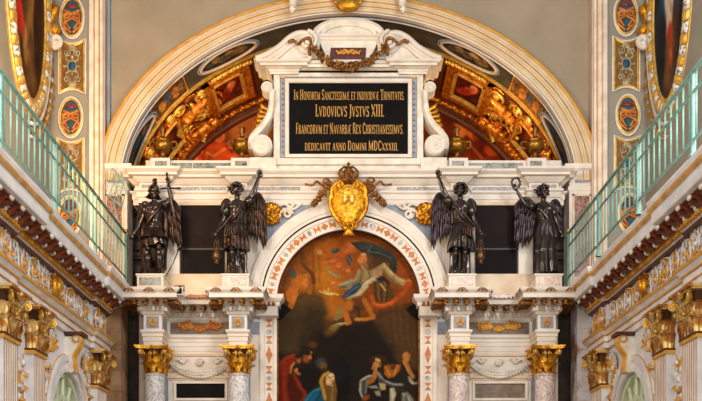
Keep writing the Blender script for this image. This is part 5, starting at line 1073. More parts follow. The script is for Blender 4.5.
M['capgold'] = mat('white_and_gold_capital',(240,204,130),(168,106,36),.42,.5,scale=5,lo=.42,hi=.56)
M['reliefgold'] = mat('gilt_highlighted_relief',(226,222,216),(222,160,52),.5,.2,scale=4.5,lo=.46,hi=.56)
M['friezeground'] = mat('white_frieze_ground',(222,220,222),(200,196,198),.6,scale=4)
M['mod_red'] = mat('red_brown_modillion',(140,64,28),(92,38,16),.5,.1,scale=6)
M['paleedge'] = mat('cream_gilt_edge',(218,172,104),(184,130,66),.5,.1,scale=4)
for s, nm, dx, sd in ((-1,'left',0.,'nave side whose pier stands beside the brown painting'),(1,'right',.09,'nave side whose pier stands beside the red cloaked painting')):
    fn = side_fn(s,dx); who = 'helmeted' if s<0 else 'wreath bearing'
    Pth = [(XW,7.5),(XW,14.15)]; Pth = [(XW+.07,7.5),(XW+.07,14.2),(XW,14.2),(XW,18.75),(XW+.07,18.75),(XW+.07,19.78),(XW,19.78),(XW,19.95)]
    ent = thing('gallery_entablature','gilt carved entablature with red brown modillions under railing toward the '+who+' angel','entablature',fn((XW,14,4.84)),'gallery entablatures')
    g = MB(fn); g.sweep(Pth,[(0,4.84),(.06,4.84),(.06,4.95),(.075,4.955),(.075,5.07),(.10,5.075),(.16,5.14),(.16,5.19),(0,5.20)]); g.build('architrave','wallwhite',ent)
    g = MB(fn)
    for d,z,r in ((.065,4.95,.012),(.09,5.07,.014),(.16,5.165,.026)):
        g.sweep(Pth,[(d-.02,z-r),(d+.012,z-r),(d+.018,z),(d+.012,z+r),(d-.02,z+r)])
    g.build('gilt_fillet','goldpaint',ent)
    g = MB(fn); g.sweep(Pth,[(0,5.19),(0,5.72)]); g.build('frieze','friezeground',ent)
    g = MB(fn); g.sweep(Pth,[(0,5.70),(.06,5.70),(.08,5.72),(.10,5.74),(.10,5.84),(.20,5.86),(.20,5.905),(.41,5.92),(.42,5.94),(.42,6.07),(.43,6.08),(.46,6.13),(.46,6.20),(.47,6.21),(.48,6.26),(0,6.27)]); g.build('cornice','wallwhite',ent)
    g = MB(fn); g.sweep(Pth,[(.40,6.08),(.45,6.09),(.475,6.13),(.47,6.17),(.40,6.18)]); g.build('cornice_edge','paleedge',ent)
    g = MB(fn); g.sweep(Pth,[(.02,5.665),(.07,5.67),(.085,5.70),(.07,5.725),(.02,5.73)]); g.build('lower_bead','redbrown',ent)
    # gilt dentils
    F = lambda v: Vector(fn(tuple(v)))
    g = MB(fn); y = 9.
    while y < 19.9:
        off = .07 if (y < 14.2 or 18.75 < y < 19.78) else 0.; g.box(XW+off+.08,XW+off+.165,y,y+.065,5.735,5.835); g.box(XW+off+.08,XW+off+.15,y+.065,y+.10,5.75,5.82); y += .115
    o = g.build('dentil_molding','goldpaint',ent)
    # modillions: dark red scroll brackets, pale tips
    first = None; y = 8.2; k = 0
    while y < 19.7:
        if first is None:
            g = MB(fn); off = 0.
            xs = XW+.2; prof = [(xs,5.915),(xs,5.80),(xs+.05,5.775),(xs+.10,5.80),(xs+.15,5.845),(xs+.19,5.855),(xs+.205,5.88),(xs+.205,5.915)]
            g.prism(prof,y,y+.2); g.tube([(xs+.045,y-.005,5.825),(xs+.045,y+.205,5.825)],.05,10); g.leaf((xs+.02,y+.1,5.77),(0,0,-1),(0,1,0),.22,.16,.1,up=(.9,0,.35),nt=5); m = g.build('modillion','mod_red',ent)
            g = MB(fn); g.ell((xs+.205,y+.1,5.885),(.03,.075,.04),None,8,6); g.build('pale_tip','stucco',m,True)
            g = MB(fn); g.box(XW+.2,XW+.4,y+.25,y+.4,5.895,5.915); g.ell((XW+.3,y+.325,5.88),(.05,.05,.03),None,8,5); g.build('soffit_rosette','mod_red',m)
            g = MB(fn); g.ell((XW+.215,y+.325,5.835),(.05,.105,.06),None,12,8); g.build('white_shell','mottled',m,True)
            first = m; kids = [c for c in COL.objects if c.parent == m]; y0m = y
        else:
            m = rep(first,(0,y-y0m,0)); m.parent = ent
            for c in kids:
                d_ = c.copy(); COL.objects.link(d_); d_.parent = m
        y += .45; k += 1
    # frieze relief
    for a,b,off,sd_ in ((14.22,18.73,0,1),(9.,14.15,.07,2),(18.82,19.72,.07,3)):
        g = MB(); rinceau(g,b-a,.47,lambda u,v,d: tuple(fn((XW+off+d,a+u,5.22+v))),sd_,.52); g.build('frieze_relief','reliefgold',ent,True)
    for y in (16.45,):
        g = MB(); c = F((XW+.06,y,5.45)); g.ell(c,(.07,.15,.2)); g.ell(c+F((.06,0,.03))-F((0,0,0)),(.05,.09,.13)); 
        for q in range(8):
            a = q*PI/4; g.leaf(c+Vector((0,.13*cos(a),.17*sin(a))),F((1,0,0))-F((0,0,0)),(0,-sin(a),cos(a)),.13,.09,.3,up=(0,cos(a),sin(a)),nt=5)
        g.build('frieze_cartouche','gold',ent,True)
    g = MB(fn); g.box(XW+.065,XW+.085,18.9,19.62,5.24,5.68); g.build('frieze_end_panel','redmarble' if s<0 else 'orangemarble',ent)
    # gallery deck
    g = MB(fn); g.box(-6.0,-4.42,7.5,20.2,6.12,6.255); struct(g.build('floor','wallwhite'))
    # wall below with its arch
    Yc, zsp, R = 17.32, 3.18, 1.0; g = MB(fn)
    for a,b in ((7.5,Yc-R),(Yc+R,19.95)): g.add([(XW,a,0),(XW,b,0),(XW,b,4.86),(XW,a,4.86)],[(0,1,2,3)])
    n = 32; ac = [(Yc-R*cos(PI*i/n), zsp+R*sin(PI*i/n)) for i in range(n+1)]
    for (ya,za),(yb,zb) in zip(ac,ac[1:]): g.add([(XW,ya,za),(XW,yb,zb),(XW,yb,4.86),(XW,ya,4.86)],[(0,1,2,3)])
    for (ya,za),(yb,zb) in zip([(Yc-R,0)]+ac,ac+[(Yc+R,0)]): g.add([(XW,ya,za),(XW,yb,zb),(XW-.5,yb,zb),(XW-.5,ya,za)],[(0,1,2,3)])
    struct(g.build('wall_'+nm,'wallwhite'))
    def yarc(r, zb=0.2): return [(Yc-r,zb)]+[(Yc-r*cos(PI*i/n), zsp+r*sin(PI*i/n)) for i in range(n+1)]+[(Yc+r,zb)]
    def arcband(g, r0, r1, x0, x1):
        A, B = yarc(r0), yarc(r1); m = len(A); vs = []
        for (ya,za),(yb,zb) in zip(A,B): vs += [(x0,ya,za),(x1,ya,za),(x1,yb,zb),(x0,yb,zb)]
        g.add(vs,[(i*4+j,(i+1)*4+j,(i+1)*4+(j+1)%4,i*4+(j+1)%4) for i in range(m-1) for j in range(4)])
    g = MB(fn); arcband(g,1.0,1.08,XW-.02,XW+.05); arcband(g,1.08,1.18,XW-.02,XW+.035); arcband(g,1.18,1.28,XW-.02,XW+.075); struct(g.build('trim_17' if s<0 else 'trim_18','wallwhite'))
    g = MB(fn); arcband(g,1.17,1.185,XW,XW+.04); arcband(g,1.281,1.292,XW-.01,XW+.015); struct(g.build('trim_19' if s<0 else 'trim_20','goldpaint'))
    # fan window inside the arch
    xw = XW-.12; g = MB(fn); A = [(Yc,zsp-2.9)]; pts = [(Yc-R,.2)]+ac+[(Yc+R,.2)]; g.add([(xw,a,b) for a,b in pts],[tuple(range(len(pts)))]); w = struct(g.build('window_1' if s<0 else 'window_2','greenpane'))
    g = MB(fn); arcband(g,.90,1.0,xw,xw+.09); arcband(g,.52,.60,xw,xw+.07)
    for q in (30,60,90,120,150):
        a = D(q); p0 = Vector((xw+.04,Yc+.2*cos(a),zsp+.2*sin(a))); p1 = Vector((xw+.04,Yc+.93*cos(a),zsp+.93*sin(a))); g.tube([p0,p1],.04,6)
    g.box(xw,xw+.08,Yc-1,Yc+1,zsp-.05,zsp+.05); g.box(xw,xw+.07,Yc-.04,Yc+.04,.2,zsp); struct(g.build('window_1_frame' if s<0 else 'window_2_frame','greenbar'))
    # keystone console
    t = thing('keystone_console','gilt edged scroll keystone on the gallery arch nearer the '+who+' angel','keystone',fn((XW,Yc,4.2)),'keystone consoles of the gallery arches')
    g = MB(fn); cl_ = bez([(XW+.26,0,4.78),(XW+.22,0,4.62),(XW+.12,0,4.45),(XW+.14,0,4.30),(XW+.12,0,4.16)],6); m = len(cl_); vs = []
    for p_ in cl_: vs += [(XW-.02,Yc-.13,p_.z),(p_.x,Yc-.13,p_.z),(p_.x,Yc+.13,p_.z),(XW-.02,Yc+.13,p_.z)]
    g.add(vs,[(i*4+j,(i+1)*4+j,(i+1)*4+(j+1)%4,i*4+(j+1)%4) for i in range(m-1) for j in range(4)]+[(0,1,2,3),((m-1)*4+3,(m-1)*4+2,(m-1)*4+1,(m-1)*4)])
    g.tube([(XW+.2,Yc-.14,4.74),(XW+.2,Yc+.14,4.74)],.075,12); g.tube([(XW+.1,Yc-.135,4.2),(XW+.1,Yc+.135,4.2)],.05,10); g.build('body','stucco',t)
    g = MB(fn); 
    for yy in (-.09,0,.09): g.tube([p_+Vector((.005,Yc+yy,0)) for p_ in cl_],.028,6)
    for yy in (-.145,.145): g.tube([Vector((XW+.2,Yc+yy,4.74))+Vector((.06*cos(a),0,.06*sin(a))) for a in np.linspace(0,2*PI,13)],.018,5)
    g.build('gilt_ribs','goldpaint',t,True)
    g = MB(fn); g.box(XW,XW+.32,Yc-.18,Yc+.18,4.79,4.85); g.build('cap','redbrown',t)
    # spandrel relief on both sides of the arch
    for q in (-1,1):
        o = thing('spandrel_relief','gilt leaf relief '+('before' if q<0 else 'beyond')+' the keystone of the arch nearer the '+who+' angel','relief',fn((XW,Yc+q*1.1,4.4)),'gilt spandrel reliefs'); g = MB(); dN = F((1,0,0))-F((0,0,0))
        c = F((XW+.02,Yc+q*1.12,4.42)); 
        for k in range(9):
            a = PI*.5-q*(k-4)*.36; g.leaf(c+Vector((0,.05*cos(a),.05*sin(a))),dN,(0,-sin(a),cos(a)),.30,.12,.2,up=(0,cos(a),sin(a)),nt=6)
        for k in range(7): g.leaf(c+Vector((0,q*.06*k-.1,-.12-.06*k)),dN,(0,.7,.7),.28,.15,.3,up=(0,q*(-.3+.1*k),-.9+.25*(k%3)),nt=5)
        g.tube(spiral(c+Vector((0,q*.08,-.28)),.16,.03,0,q*1.5,(0,1,0),Z1,22),.03,5); g.tube(bez([c,c+Vector((0,q*.2,-.2)),c+Vector((0,q*.12,-.5)),c+Vector((0,q*.2,-.8))],7),.03,5); g.ell(c+Vector((0,0,-.02)),(.06,.07,.07)); g.build('leaves','reliefgold',o,True)
    # pilasters
    for y0,y1,desc in ((13.72,14.36,'fluted gilt pilaster farthest from the altar, gallery wall nearer the '),(15.06,15.62,'fluted gilt pilaster just before the arch, gallery wall nearer the '),(18.92,19.66,'fluted gilt pilaster beyond the arch, altar end of gallery wall nearer the ')):
        t = thing('fluted_pilaster',desc+who+' angel','pilaster',fn((XW,(y0+y1)/2,0)),'fluted gallery pilasters')
        xp = XW+.13; z0 = 4.17; g = MB(fn); w = y1-y0; nf = 6; out = [(XW,y0),(xp,y0)]; m_ = .05; fw = (w-2*m_)/nf
        for k in range(nf):
            a = y0+m_+k*fw+fw*.14
            for q in range(7):
                b = PI*q/6; out.append((xp-.038*sin(b), a+fw*.72*(1-cos(b))/2))
        out += [(xp,y1),(XW,y1)]; n_ = len(out); vs = [(x,y,z) for z in (.6,z0) for x,y in out]
        g.add(vs,[tuple(range(n_))[::-1],tuple(range(n_,2*n_))]+[(i,(i+1)%n_,n_+(i+1)%n_,n_+i) for i in range(n_)]); sh = g.build('shaft','wallwhite',t)
        g = MB(fn)
        for k in range(nf+1):
            y = y0+m_+k*fw; g.box(xp-.004,xp+.006,y-fw*.13,y+fw*.13,.7,z0-.06)
        lab(g.build('gilt_fillet','paleedge',sh),'gilt lines between flutes')
        g = MB(fn); g.box(XW,xp+.03,y0-.03,y1+.03,z0-.05,z0); g.box(XW,xp+.05,y0-.05,y1+.05,0,.6); g.build('necking','goldpaint',t)
        pil_capital(t, fn, y0, y1, z0, 4.84, xp)
    # panel with hanging relief between the paired pilasters
    t = thing('relief_panel','narrow panel with hanging gilt relief between paired pilasters, side of the '+who+' angel','relief',fn((XW,14.64,1)),'relief panels between pilasters')
    g = MB(fn); g.box(XW,XW+.03,14.42,14.88,1,4.08); g.build('panel','wallwhite',t); g = MB(); dN = F((1,0,0))-F((0,0,0)); r = random.Random(5)
    for k in range(40):
        z = 4.0-k*.065; c = F((XW+.04,14.65+.12*sin(k*1.3),z)); a = r.uniform(-2.6,-.5); g.leaf(c,dN,(0,-sin(a),cos(a)),.22,.13,.35,up=(0,cos(a),sin(a)),nt=5); 
        if k % 2: g.ell(c+dN*.02,(.05,.05,.06),None,7,5)
    g.build('trophy_relief','reliefgold',t,True)
    g = MB(fn); g.box(XW,XW+.04,14.42,14.45,1,4.08); g.box(XW,XW+.04,14.85,14.88,1,4.08); g.build('gilt_edge','goldpaint',t)
    # stone pier between gallery and altarpiece
    g = MB(fn); zz = 0.; k = 0
    while zz < 6.1: g.box(-4.86,-4.52,20.02+.004*(k%2),20.6,zz+.004,zz+.416); zz += .42; k += 1
    g.box(-4.85,-4.53,20.04,20.6,0,6.12); t = g.build('stone_pier','stone' if s<0 else 'palestone', org=fn((-4.69,20.3,0))); tag(t,'rough '+('brown' if s<0 else 'patchy limewashed')+' stone block pier between gallery and altar columns','pier')
    # railing
    fr_ = side_fn(s,.0); X = -4.43; rl = thing('gallery_railing','pale green iron railing above the gallery cornice toward the '+who+' angel','railing',fr_((X,14,6.26)),'green gallery railings')
    for z,r_,nm_ in ((7.35,.03,'top_rail'),(7.09,.019,'upper_rail'),(6.47,.021,'lower_rail')):
        g = MB(fr_); g.tube([(X,7.6,z),(X,20.0,z)],r_,8,squash=.8); g.build(nm_,'teal',rl,True)
    fb = None; y = 19.93
    for k in range(49):
        if fb is None: g = MB(fr_); g.tube([(X,y,6.47),(X,y,7.35)],.0145,6); fb = g.build('bar','teal',rl,True)
        else: rep(fb,(0,-.25*k,0))
    for y in (19.99,17.6,15.2,12.8,10.4):
        g = MB(fr_); g.box(X-.03,X+.03,y-.03,y+.03,6.255,7.33); g.box(X-.05,X+.05,y-.05,y+.05,6.255,6.29); g.build('post','teal',rl)
    g = MB(fr_); g.ell((X,20.0,7.40),(.04,.04,.045)); lab(g.build('end_knob','goldpale',rl,True),'small gilt knob')
g = MB(); c = Vector(W(117,188,20.2)); R_ = lambda u,v: c+Vector((.22*(u*.75+v*.3),0,.25*(v-u*.55)))
for k in range(5): g.tube([R_(-1+k*.5,-1),R_(-1+k*.5,1)],.008,5); 
for k in (-1,1): g.tube([R_(-1,k),R_(1,k)],.012,5)
g.tube(bez([R_(-.5,-1),R_(0,-.1),R_(-.8,.3),R_(.4,.8)],7),.01,5); g.tube(bez([R_(.6,-1),R_(0,.1),R_(.8,.4),R_(-.4,.9)],7),.01,5)
g.tube([R_(-.1,-1),c+Vector((0,0,-.6)),c+Vector((.02,.0,-1.2))],.015,6)
tag(g.build('wrought_iron_grille','teal',None,True,org=tuple(c)),'small tilted green wrought iron grille in front of the impost pilaster','grille')
# ================================================================== bronze angels
U = .0199
def skin_body(J, E, root):
    names = list(J); me = bpy.data.meshes.new('tmp'); me.from_pydata([J[k][0] for k in names],[(names.index(a),names.index(b)) for a,b in E],[])
    o = bpy.data.objects.new('tmp',me); COL.objects.link(o); m = o.modifiers.new('s','SKIN'); m.use_smooth_shade = True
    for i,k in enumerate(names):
        v = me.skin_vertices[0].data[i]; r = J[k][1]; v.radius = r if isinstance(r,tuple) else (r,r); v.use_root = (k == root)
    q = o.modifiers.new('d','SUBSURF'); q.levels = 2; g = MB(); g.v, g.f = meshof(o); return g
def folds(g, rings, nf=12, amp=.14, seed=0, nu=72, ph=0.):
    """draped cloth: rings (x, y, z, rx, ry), fold depth growing downwards; closed inside out with thickness"""
    r = random.Random(seed); a1 = [r.random()*6.28 for _ in range(4)]; n = len(rings)-1
    def at(t):
        f = t*n; i = min(n-1,int(f)); w = f-i; w = w*w*(3-2*w)*.5+w*.5; return [a+(b-a)*w for a,b in zip(rings[i],rings[i+1])]
    def P(k):
        def fn(u,v):
            x,y,z,rx,ry = at(v); a = 2*PI*u; f = amp*(.25+.75*v)*(sin(nf*a+a1[0]+1.6*sin(v*3+a1[1])+ph*v)*.6+.4*sin((nf*.5+2)//1*a+a1[2]-2*v)); return (x+(rx*(1+f)-k)*cos(a), y+(ry*(1+f)-k)*sin(a), z+(.014*sin(nf*a+a1[3])+(.035*sin(2*a+a1[2])+.02*sin(5*a+a1[1])) *min(1,amp*7))*v*v)
        return fn
    g.grid(P(0),nu,26,True); m = len(g.v)-nu*26; g.grid(P(.018),nu,26,True)
    b = m+nu*26
    for row in (0,25): g.f += [(m+row*nu+i,m+row*nu+(i+1)%nu,b+row*nu+(i+1)%nu,b+row*nu+i) for i in range(nu)]
    return g
def wing_mesh(lead, tip, depth, n=9):
    g = MB(); L = bez([Vector(p) for p in lead],10); T = bez([Vector(p) for p in tip],10); pick = lambda A,t: A[min(len(A)-1,int(t*(len(A)-1)+.5))]
    m = len(L); g.tube([p+Vector((0,-.02,0)) for p in L],[.055-.02*k/m for k in range(m)],8)
    for layer,(f0,f1,cnt,wk) in enumerate(((0,1.,n,1.),(0,.66,n+2,.95),(0,.38,n+4,.9))):
        for k in range(cnt):
            t = k/(cnt-1); a = pick(L,t); b = pick(T,t); b = a+(b-a)*(f1*(.94+.06*sin(k*2.1))); d = b-a; W_ = (L[-1]-L[0]).length/cnt*1.05*wk+.028; sd = Vector((d.z,0,-d.x)).normalized(); pts = []
            for i in range(9):
                q = i/8; p_ = a+d*q+Vector((0,-.03*layer+.05*sin(PI*q)*-.6+.012*(k%2),0)); w = W_*(.55+.5*sin(PI*min(1,q*.8+.12)))*(1-.85*max(0,(q-.8)/.2)**2); pts += [p_-sd*w*.5+Vector((0,.01,0)),p_+Vector((0,-.018,0)),p_+sd*w*.5+Vector((0,.01,0)),p_+Vector((0,.022,0))]
            g.add(pts,[(i*4+j,(i+1)*4+j,(i+1)*4+(j+1)%4,i*4+(j+1)%4) for i in range(8) for j in range(4)]+[(0,1,2,3),(35,34,33,32)])
    return g
def statue(cx, J2, head, label, skin_m, wing_m, cloth_m, wings, kind, hair='curls'):
    """cx: pixel column of the plinth centre; J2: joint -> (px, py, depth, radius)"""
    Y0 = 19.93; zf = 6.475; px = lambda p: (p-VX)*U; pz = lambda y: zf+(275.2-y)*U
    K = lambda x,y,d=0.: Vector((px(x),Y0+d,pz(y)))
    J = {k:(tuple(K(v[0],v[1],v[2])),v[3]) for k,v in J2.items()}
    E = [('pel','wai'),('wai','che'),('che','nec'),('nec','hed'),('che','shR'),('shR','elR'),('elR','haR'),('che','shL'),('shL','elL'),('elL','haL'),('pel','hiR'),('hiR','knR'),('knR','anR'),('anR','toR'),('pel','hiL'),('hiL','knL'),('knL','anL'),('anL','toL')]
    g = skin_body(J,E,'pel'); R = Matrix.Rotation(head[2],3,'Z') @ Matrix.Rotation(head[3],3,'X') @ Matrix.Rotation(head[4],3,'Y'); hc = K(head[0],head[1],-.03); hd = lambda a,b,c: hc+R @ Vector((a,b,c))
    g.ell(hc+R@Vector((0,.01,.015)),(.088,.105,.105),R,16,12); g.ell(hd(0,-.02,-.05),(.066,.082,.085),R,14,10); g.ell(hd(0,-.085,-.105),(.03,.03,.026),R)
    g.ell(hd(0,-.115,-.02),(.016,.028,.036),R); g.ell(hd(0,-.096,.035),(.06,.024,.016),R); g.ell(hd(0,-.098,-.075),(.03,.018,.012),R)
    for q in (-1,1): g.ell(hd(q*.04,-.082,-.035),(.03,.03,.03),R); g.ell(hd(q*.088,.0,-.015),(.014,.03,.036),R)
    ca, cb = Vector(J['che'][0]), Vector(J['pel'][0])
    for q in (-1,1): g.ell(ca+Vector((q*.085,-.10,.02)),(.095,.06,.08))
    for h in ('R','L'):
        a, b = Vector(J['el'+h][0]), Vector(J['ha'+h][0]); d = (b-a).normalized(); g.ell(b+d*.045,(.045,.035,.05)); k_, an = Vector(J['kn'+h][0]), Vector(J['an'+h][0]); g.ell(k_*.7+an*.3+Vector((0,.02,0)),(.062,.07,.13)); g.ell(k_+Vector((0,-.03,0)),(.058,.05,.06)); to = Vector(J['to'+h][0]); g.ell(an*.4+to*.6+Vector((0,0,.0)),(.05,.11,.035)); g.ell(an+Vector((0,.05,-.03)),(.04,.05,.045))
    body = fused(g,.0125,2)
    for h in ('R','L'):
        a, b = Vector(J['el'+h][0]), Vector(J['ha'+h][0]); d = (b-a).normalized(); sd = d.cross(Vector((0,1,0))); sd = sd.normalized() if sd.length > .1 else Vector((1,0,0)); f = sd.cross(d)
        for k in range(4):
            o = b+d*.08+sd*(-.033+.022*k); L = (.062,.072,.068,.052)[k]; body.tube([o,o+d*L*.45+f*-.006,o+d*L*.75+f*-.03,o+d*L*.62+f*-.058],[.011,.0105,.0095,.008],6)
        o = b+d*.03+sd*-.045; body.tube([o,o+d*.03+sd*-.022+f*-.02,o+d*.055+sd*-.01+f*-.045],[.013,.0115,.009],6)
    # eyes and lips as small raised shapes of the same body
    for q in (-1,1): body.ell(hd(q*.036,-.098,.008),(.016,.012,.011),R,8,6)
    body.tube([hd(-.024,-.113,-.072),hd(0,-.12,-.069),hd(.024,-.113,-.072)],[.005,.008,.005],6)
    t = thing('angel_statue',label,'statue',(px(cx),Y0,zf),'bronze angels of the attic'); body.build('body',skin_m,t,True)
    hr = random.Random(int(cx)); g = MB()
    if hair == 'curls':
        for k in range(120):
            a = hr.uniform(0,2*PI); c_ = hr.uniform(-.6,1); s_ = (1-c_*c_)**.5; v = Vector((s_*cos(a)*.118,s_*sin(a)*.122,c_*.125+.02))
            if v.y < -.055 and v.z < .072: continue
            g.ell(hc+R @ v,(.031,.031,.029),None,7,5)
        for k in range(9): a = k*.7; g.leaf(hc+R @ Vector((.08*cos(a),.05+.06*sin(a)*0,.05)),R @ Vector((cos(a),.2,sin(a))),R @ Vector((-sin(a),0,cos(a))),.085,.045,.3,up=R @ Vector((cos(a),.4,sin(a))),nt=5)
        g.build('hair',skin_m,t,True)
    else:
        g.lathe([(.116,-.02),(.13,-.01),(.118,.02),(.112,.07),(.08,.115),(.03,.135),(.005,.138)],(0,0,0),24,1.,1.12); g.v = [tuple(hc+R @ (Vector(v)+Vector((0,.012,.02)))) for v in g.v]; hm = g.build('helmet',skin_m,t,True)
        g = MB(); pts = [hc+R @ Vector((0,.13*sin(a)*-1+.01,.02+.15*cos(a))) for a in np.linspace(-1.2,1.9,14)]; g.tube(pts,[.02+.03*sin(PI*k/13) for k in range(14)],8)
        for k,p_ in enumerate(pts): g.leaf(p_,R @ Vector((0,-1,0)),R @ Vector((1,0,0)),.12,.05,.4,up=R @ Vector((.15*(-1)**k,.2,1)),nt=5)
        g.ell(hd(0,-.02,.19),(.03,.05,.05)); g.build('crest',skin_m,hm,True); g = MB()
        for k in range(16):
            a = PI*(.05+.9*k/15); g.leaf(hc+R @ Vector((.1*cos(a),.1*sin(a),-.03)),R @ Vector((cos(a),sin(a),0)),R @ Vector((-sin(a),cos(a),0)),.11,.05,.45,up=R @ Vector((.35*cos(a),.35*sin(a),-.8)),nt=5)
        g.build('hair',skin_m,hm,True)
    for ld, tp, dep in wings:
        wing_mesh([K(a,b,dep) for a,b in ld],[K(a,b,dep+.05) for a,b in tp],dep).build('wing',wing_m,t,True)
    return t, K, J
def seg(g, K, pts, rad, n=8): g.tube(bez([K(*p) for p in pts],6),rad,n)
# joints are (column, row, depth towards the back, radius) in the photograph's frame at the statue's distance
def J_(pel, che, nec, hed, R_, L_, lR, lL):
    (sR,eR,hR),(sL,eL,hL) = R_, L_; wai = tuple((a+b)/2 for a,b in zip(pel,che)); d = {'pel':pel+((.125,.10),),'wai':wai+((.11,.09),),'che':che+((.135,.105),),'nec':nec+(.055,),'hed':hed+(.06,)}
    for h,(s,e,w),(p,k,a,o) in (('R',(sR,eR,hR),lR),('L',(sL,eL,hL),lL)): d.update({'sh'+h:s+(.07,),'el'+h:e+(.048,),'ha'+h:w+(.03,),'hi'+h:p+(.10,),'kn'+h:k+(.062,),'an'+h:a+(.04,),'to'+h:o+(.032,)})
    return d
def chain(name, K, pts, label, px, py):
    """incense burner on its chain"""
    c = K(px,py,-.12); t = thing('hanging_censer',label,'censer',tuple(c),'bronze censers'); g = MB()
    g.lathe([(.02,-.13),(.05,-.12),(.03,-.09),(.075,-.05),(.095,0),(.08,.02),(.085,.03),(.06,.09),(.045,.10),(.05,.14),(.015,.19),(.012,.22)],c,16); g.build('burner','censer',t,True)
    g = MB()
    for q in (-1,0,1): g.tube([c+Vector((q*.08,-.02,.03)),c+Vector((q*.03,0,.30)),c+Vector((0,0,.48))],.006,5)
    g.build('burner_chain','censer',t,True); g = MB(); g.tube(bez([K(*p) for p in pts],8),.011,5); g.build('long_chain','bronze',t,True)
M['censer'] = mat('brass_censer',(128,92,58),(86,58,34),.35,.7,scale=8)
def strap(g, K, pts, w): g.tube(bez([K(*p) for p in pts],6),w,7,squash=.5)
def angel_censer(cx, m, label, dark, cen_label):
    """m = +1: raises the arm on the photograph's near-tablet side of the third angel; mirrored with -1"""
    X = lambda p: cx+m*(p-461); w = lambda L: [(X(a),b)+tuple(r) for a,b,*r in L]
    J2 = J_((X(461.5),233,0),(X(460),208,0),(X(460.5),198,-.01),(X(460.6),192,-.02),
            ((X(451.5),203.5,0),(X(443.5),194.5,-.06),(X(438.6),178,-.08)),((X(470,),203.5,0),(X(474.5),220,-.02),(X(480.5),233,-.12)),
            ((X(457.3),236,0),(X(455,),254,-.09),(X(454.5),271,.06),(X(452.5),274,-.10)),((X(465.5),236,0),(X(464.5),253.5,-.14),(X(464),271,-.03),(X(463.2),274.2,-.18)))
    t,K,J = statue(cx,J2,(X(460.6),189.5,-m*.25 if dark==0 else m*-.75,-.05,m*.12),label,'bronze','bronzewing' if dark else 'bronzeviolet',None,
        [([(X(451),205),(X(447),194),(X(440,),190.5),(X(434),199)],[(X(450),233),(X(444.5),238),(X(438),243),(X(432.5),249)],.17),([(X(468),204),(X(471.5),196.5),(X(475.5),199),(X(477),205)],[(X(471),226),(X(474),227),(X(476),225),(X(478),219)],.2)],0)
    ck = lambda *a: K(*a)
    def RG(L): return [tuple(K(X(a),b,d))+(rx*U,ry*U) for a,b,d,rx,ry in L]
    g = MB(); folds(g,RG([(460.3,199.5,0,5.2,4.6),(460.5,203,0,8.6,6),(460.5,209,-.01,8.8,7.2),(461,218,0,7.6,6.4),(461.2,224,0,8.8,7.2),(461.2,229,0,10.3,8)]),11,.08,int(cx)); o = g.build('tunic','bronze',t,True)
    g = MB(); folds(g,RG([(461,222.5,0,7.9,6.8),(461.3,228,-.01,9.4,7.6),(461.5,236,-.02,11.6,8.6),(461,243,-.02,12.6,9.2),(460.5,249,0,12.4,9)]),13,.17,int(cx)+1,ph=1.5); g.build('skirt','bronzewing' if dark else 'bronze',t,True)
    g = MB(); 
    folds(g,RG([(461.5,240,.10,9.5,5.5),(461,252,.12,10,5.8),(461,264,.12,9.6,5.6),(461,274.6,.10,10.2,6.2)]),10,.2,int(cx)+2); g.build('trailing_robe','bronze',t,True)
    g = MB(); 
    for y,r in ((223,8.4),): g.tube([K(X(461),y,0)+Vector((r*U*cos(a),r*.84*U*sin(a),.01*sin(3*a))) for a in np.linspace(0,2*PI,25)[:-1]],.028,7,True)
    strap(g,K,w([(452.5,202,-.12),(457,211,-.17),(463,219,-.16),(469,224,-.1)]),.035)
    for k in range(5): g.tube(bez([K(X(461+k*1.5),224,-.16),K(X(463+k*2),229,-.2),K(X(462+k*2.5),236+k,-.2)],6),.02,6)
    g.ell(K(X(470),230,-.12),(.07,.06,.06)); g.ell(K(X(465),226,-.16),(.05,.04,.04)); g.build('sash','bronzewing',t,True)
    # sleeves
    g = MB(); a,b = J['shR'][0], J['elR'][0]; a,b = Vector(a),Vector(b); g.tube([a+Vector((0,0,-.02)),a*.6+b*.4,a*.25+b*.75],[.10,.092,.085],12); g.build('sleeve','bronze',t,True); g = MB(); a,b = Vector(J['shL'][0]),Vector(J['elL'][0]); g.tube([a,a*.6+b*.4,a*.3+b*.7],[.095,.085,.08],12); g.build('sleeve','bronze',t,True)
    chain('c',K,w([(437.4,173,-.1),(441,184,-.2),(446,196,-.26),(452,203,-.24),(462,214,-.24),(472,226,-.2),(481,235,-.14),(480,240,-.12)]),cen_label,X(480.3),257)
    g = MB(); g.ell(K(X(437.6),172.5,-.09),(.05,.045,.05)); g.build('chain_ring','bronze',t,True)
angel_censer(461,1,'bronze angel with spiky curls swinging a censer, neighbour of the wreath bearer',0,'small bronze censer hanging from the angel on the cool lit side')
angel_censer(236.5,-1,'bronze angel turned toward the gilt shield with censer, neighbour of the helmeted angel',1,'small bronze censer hanging from the angel on the warm lit side')
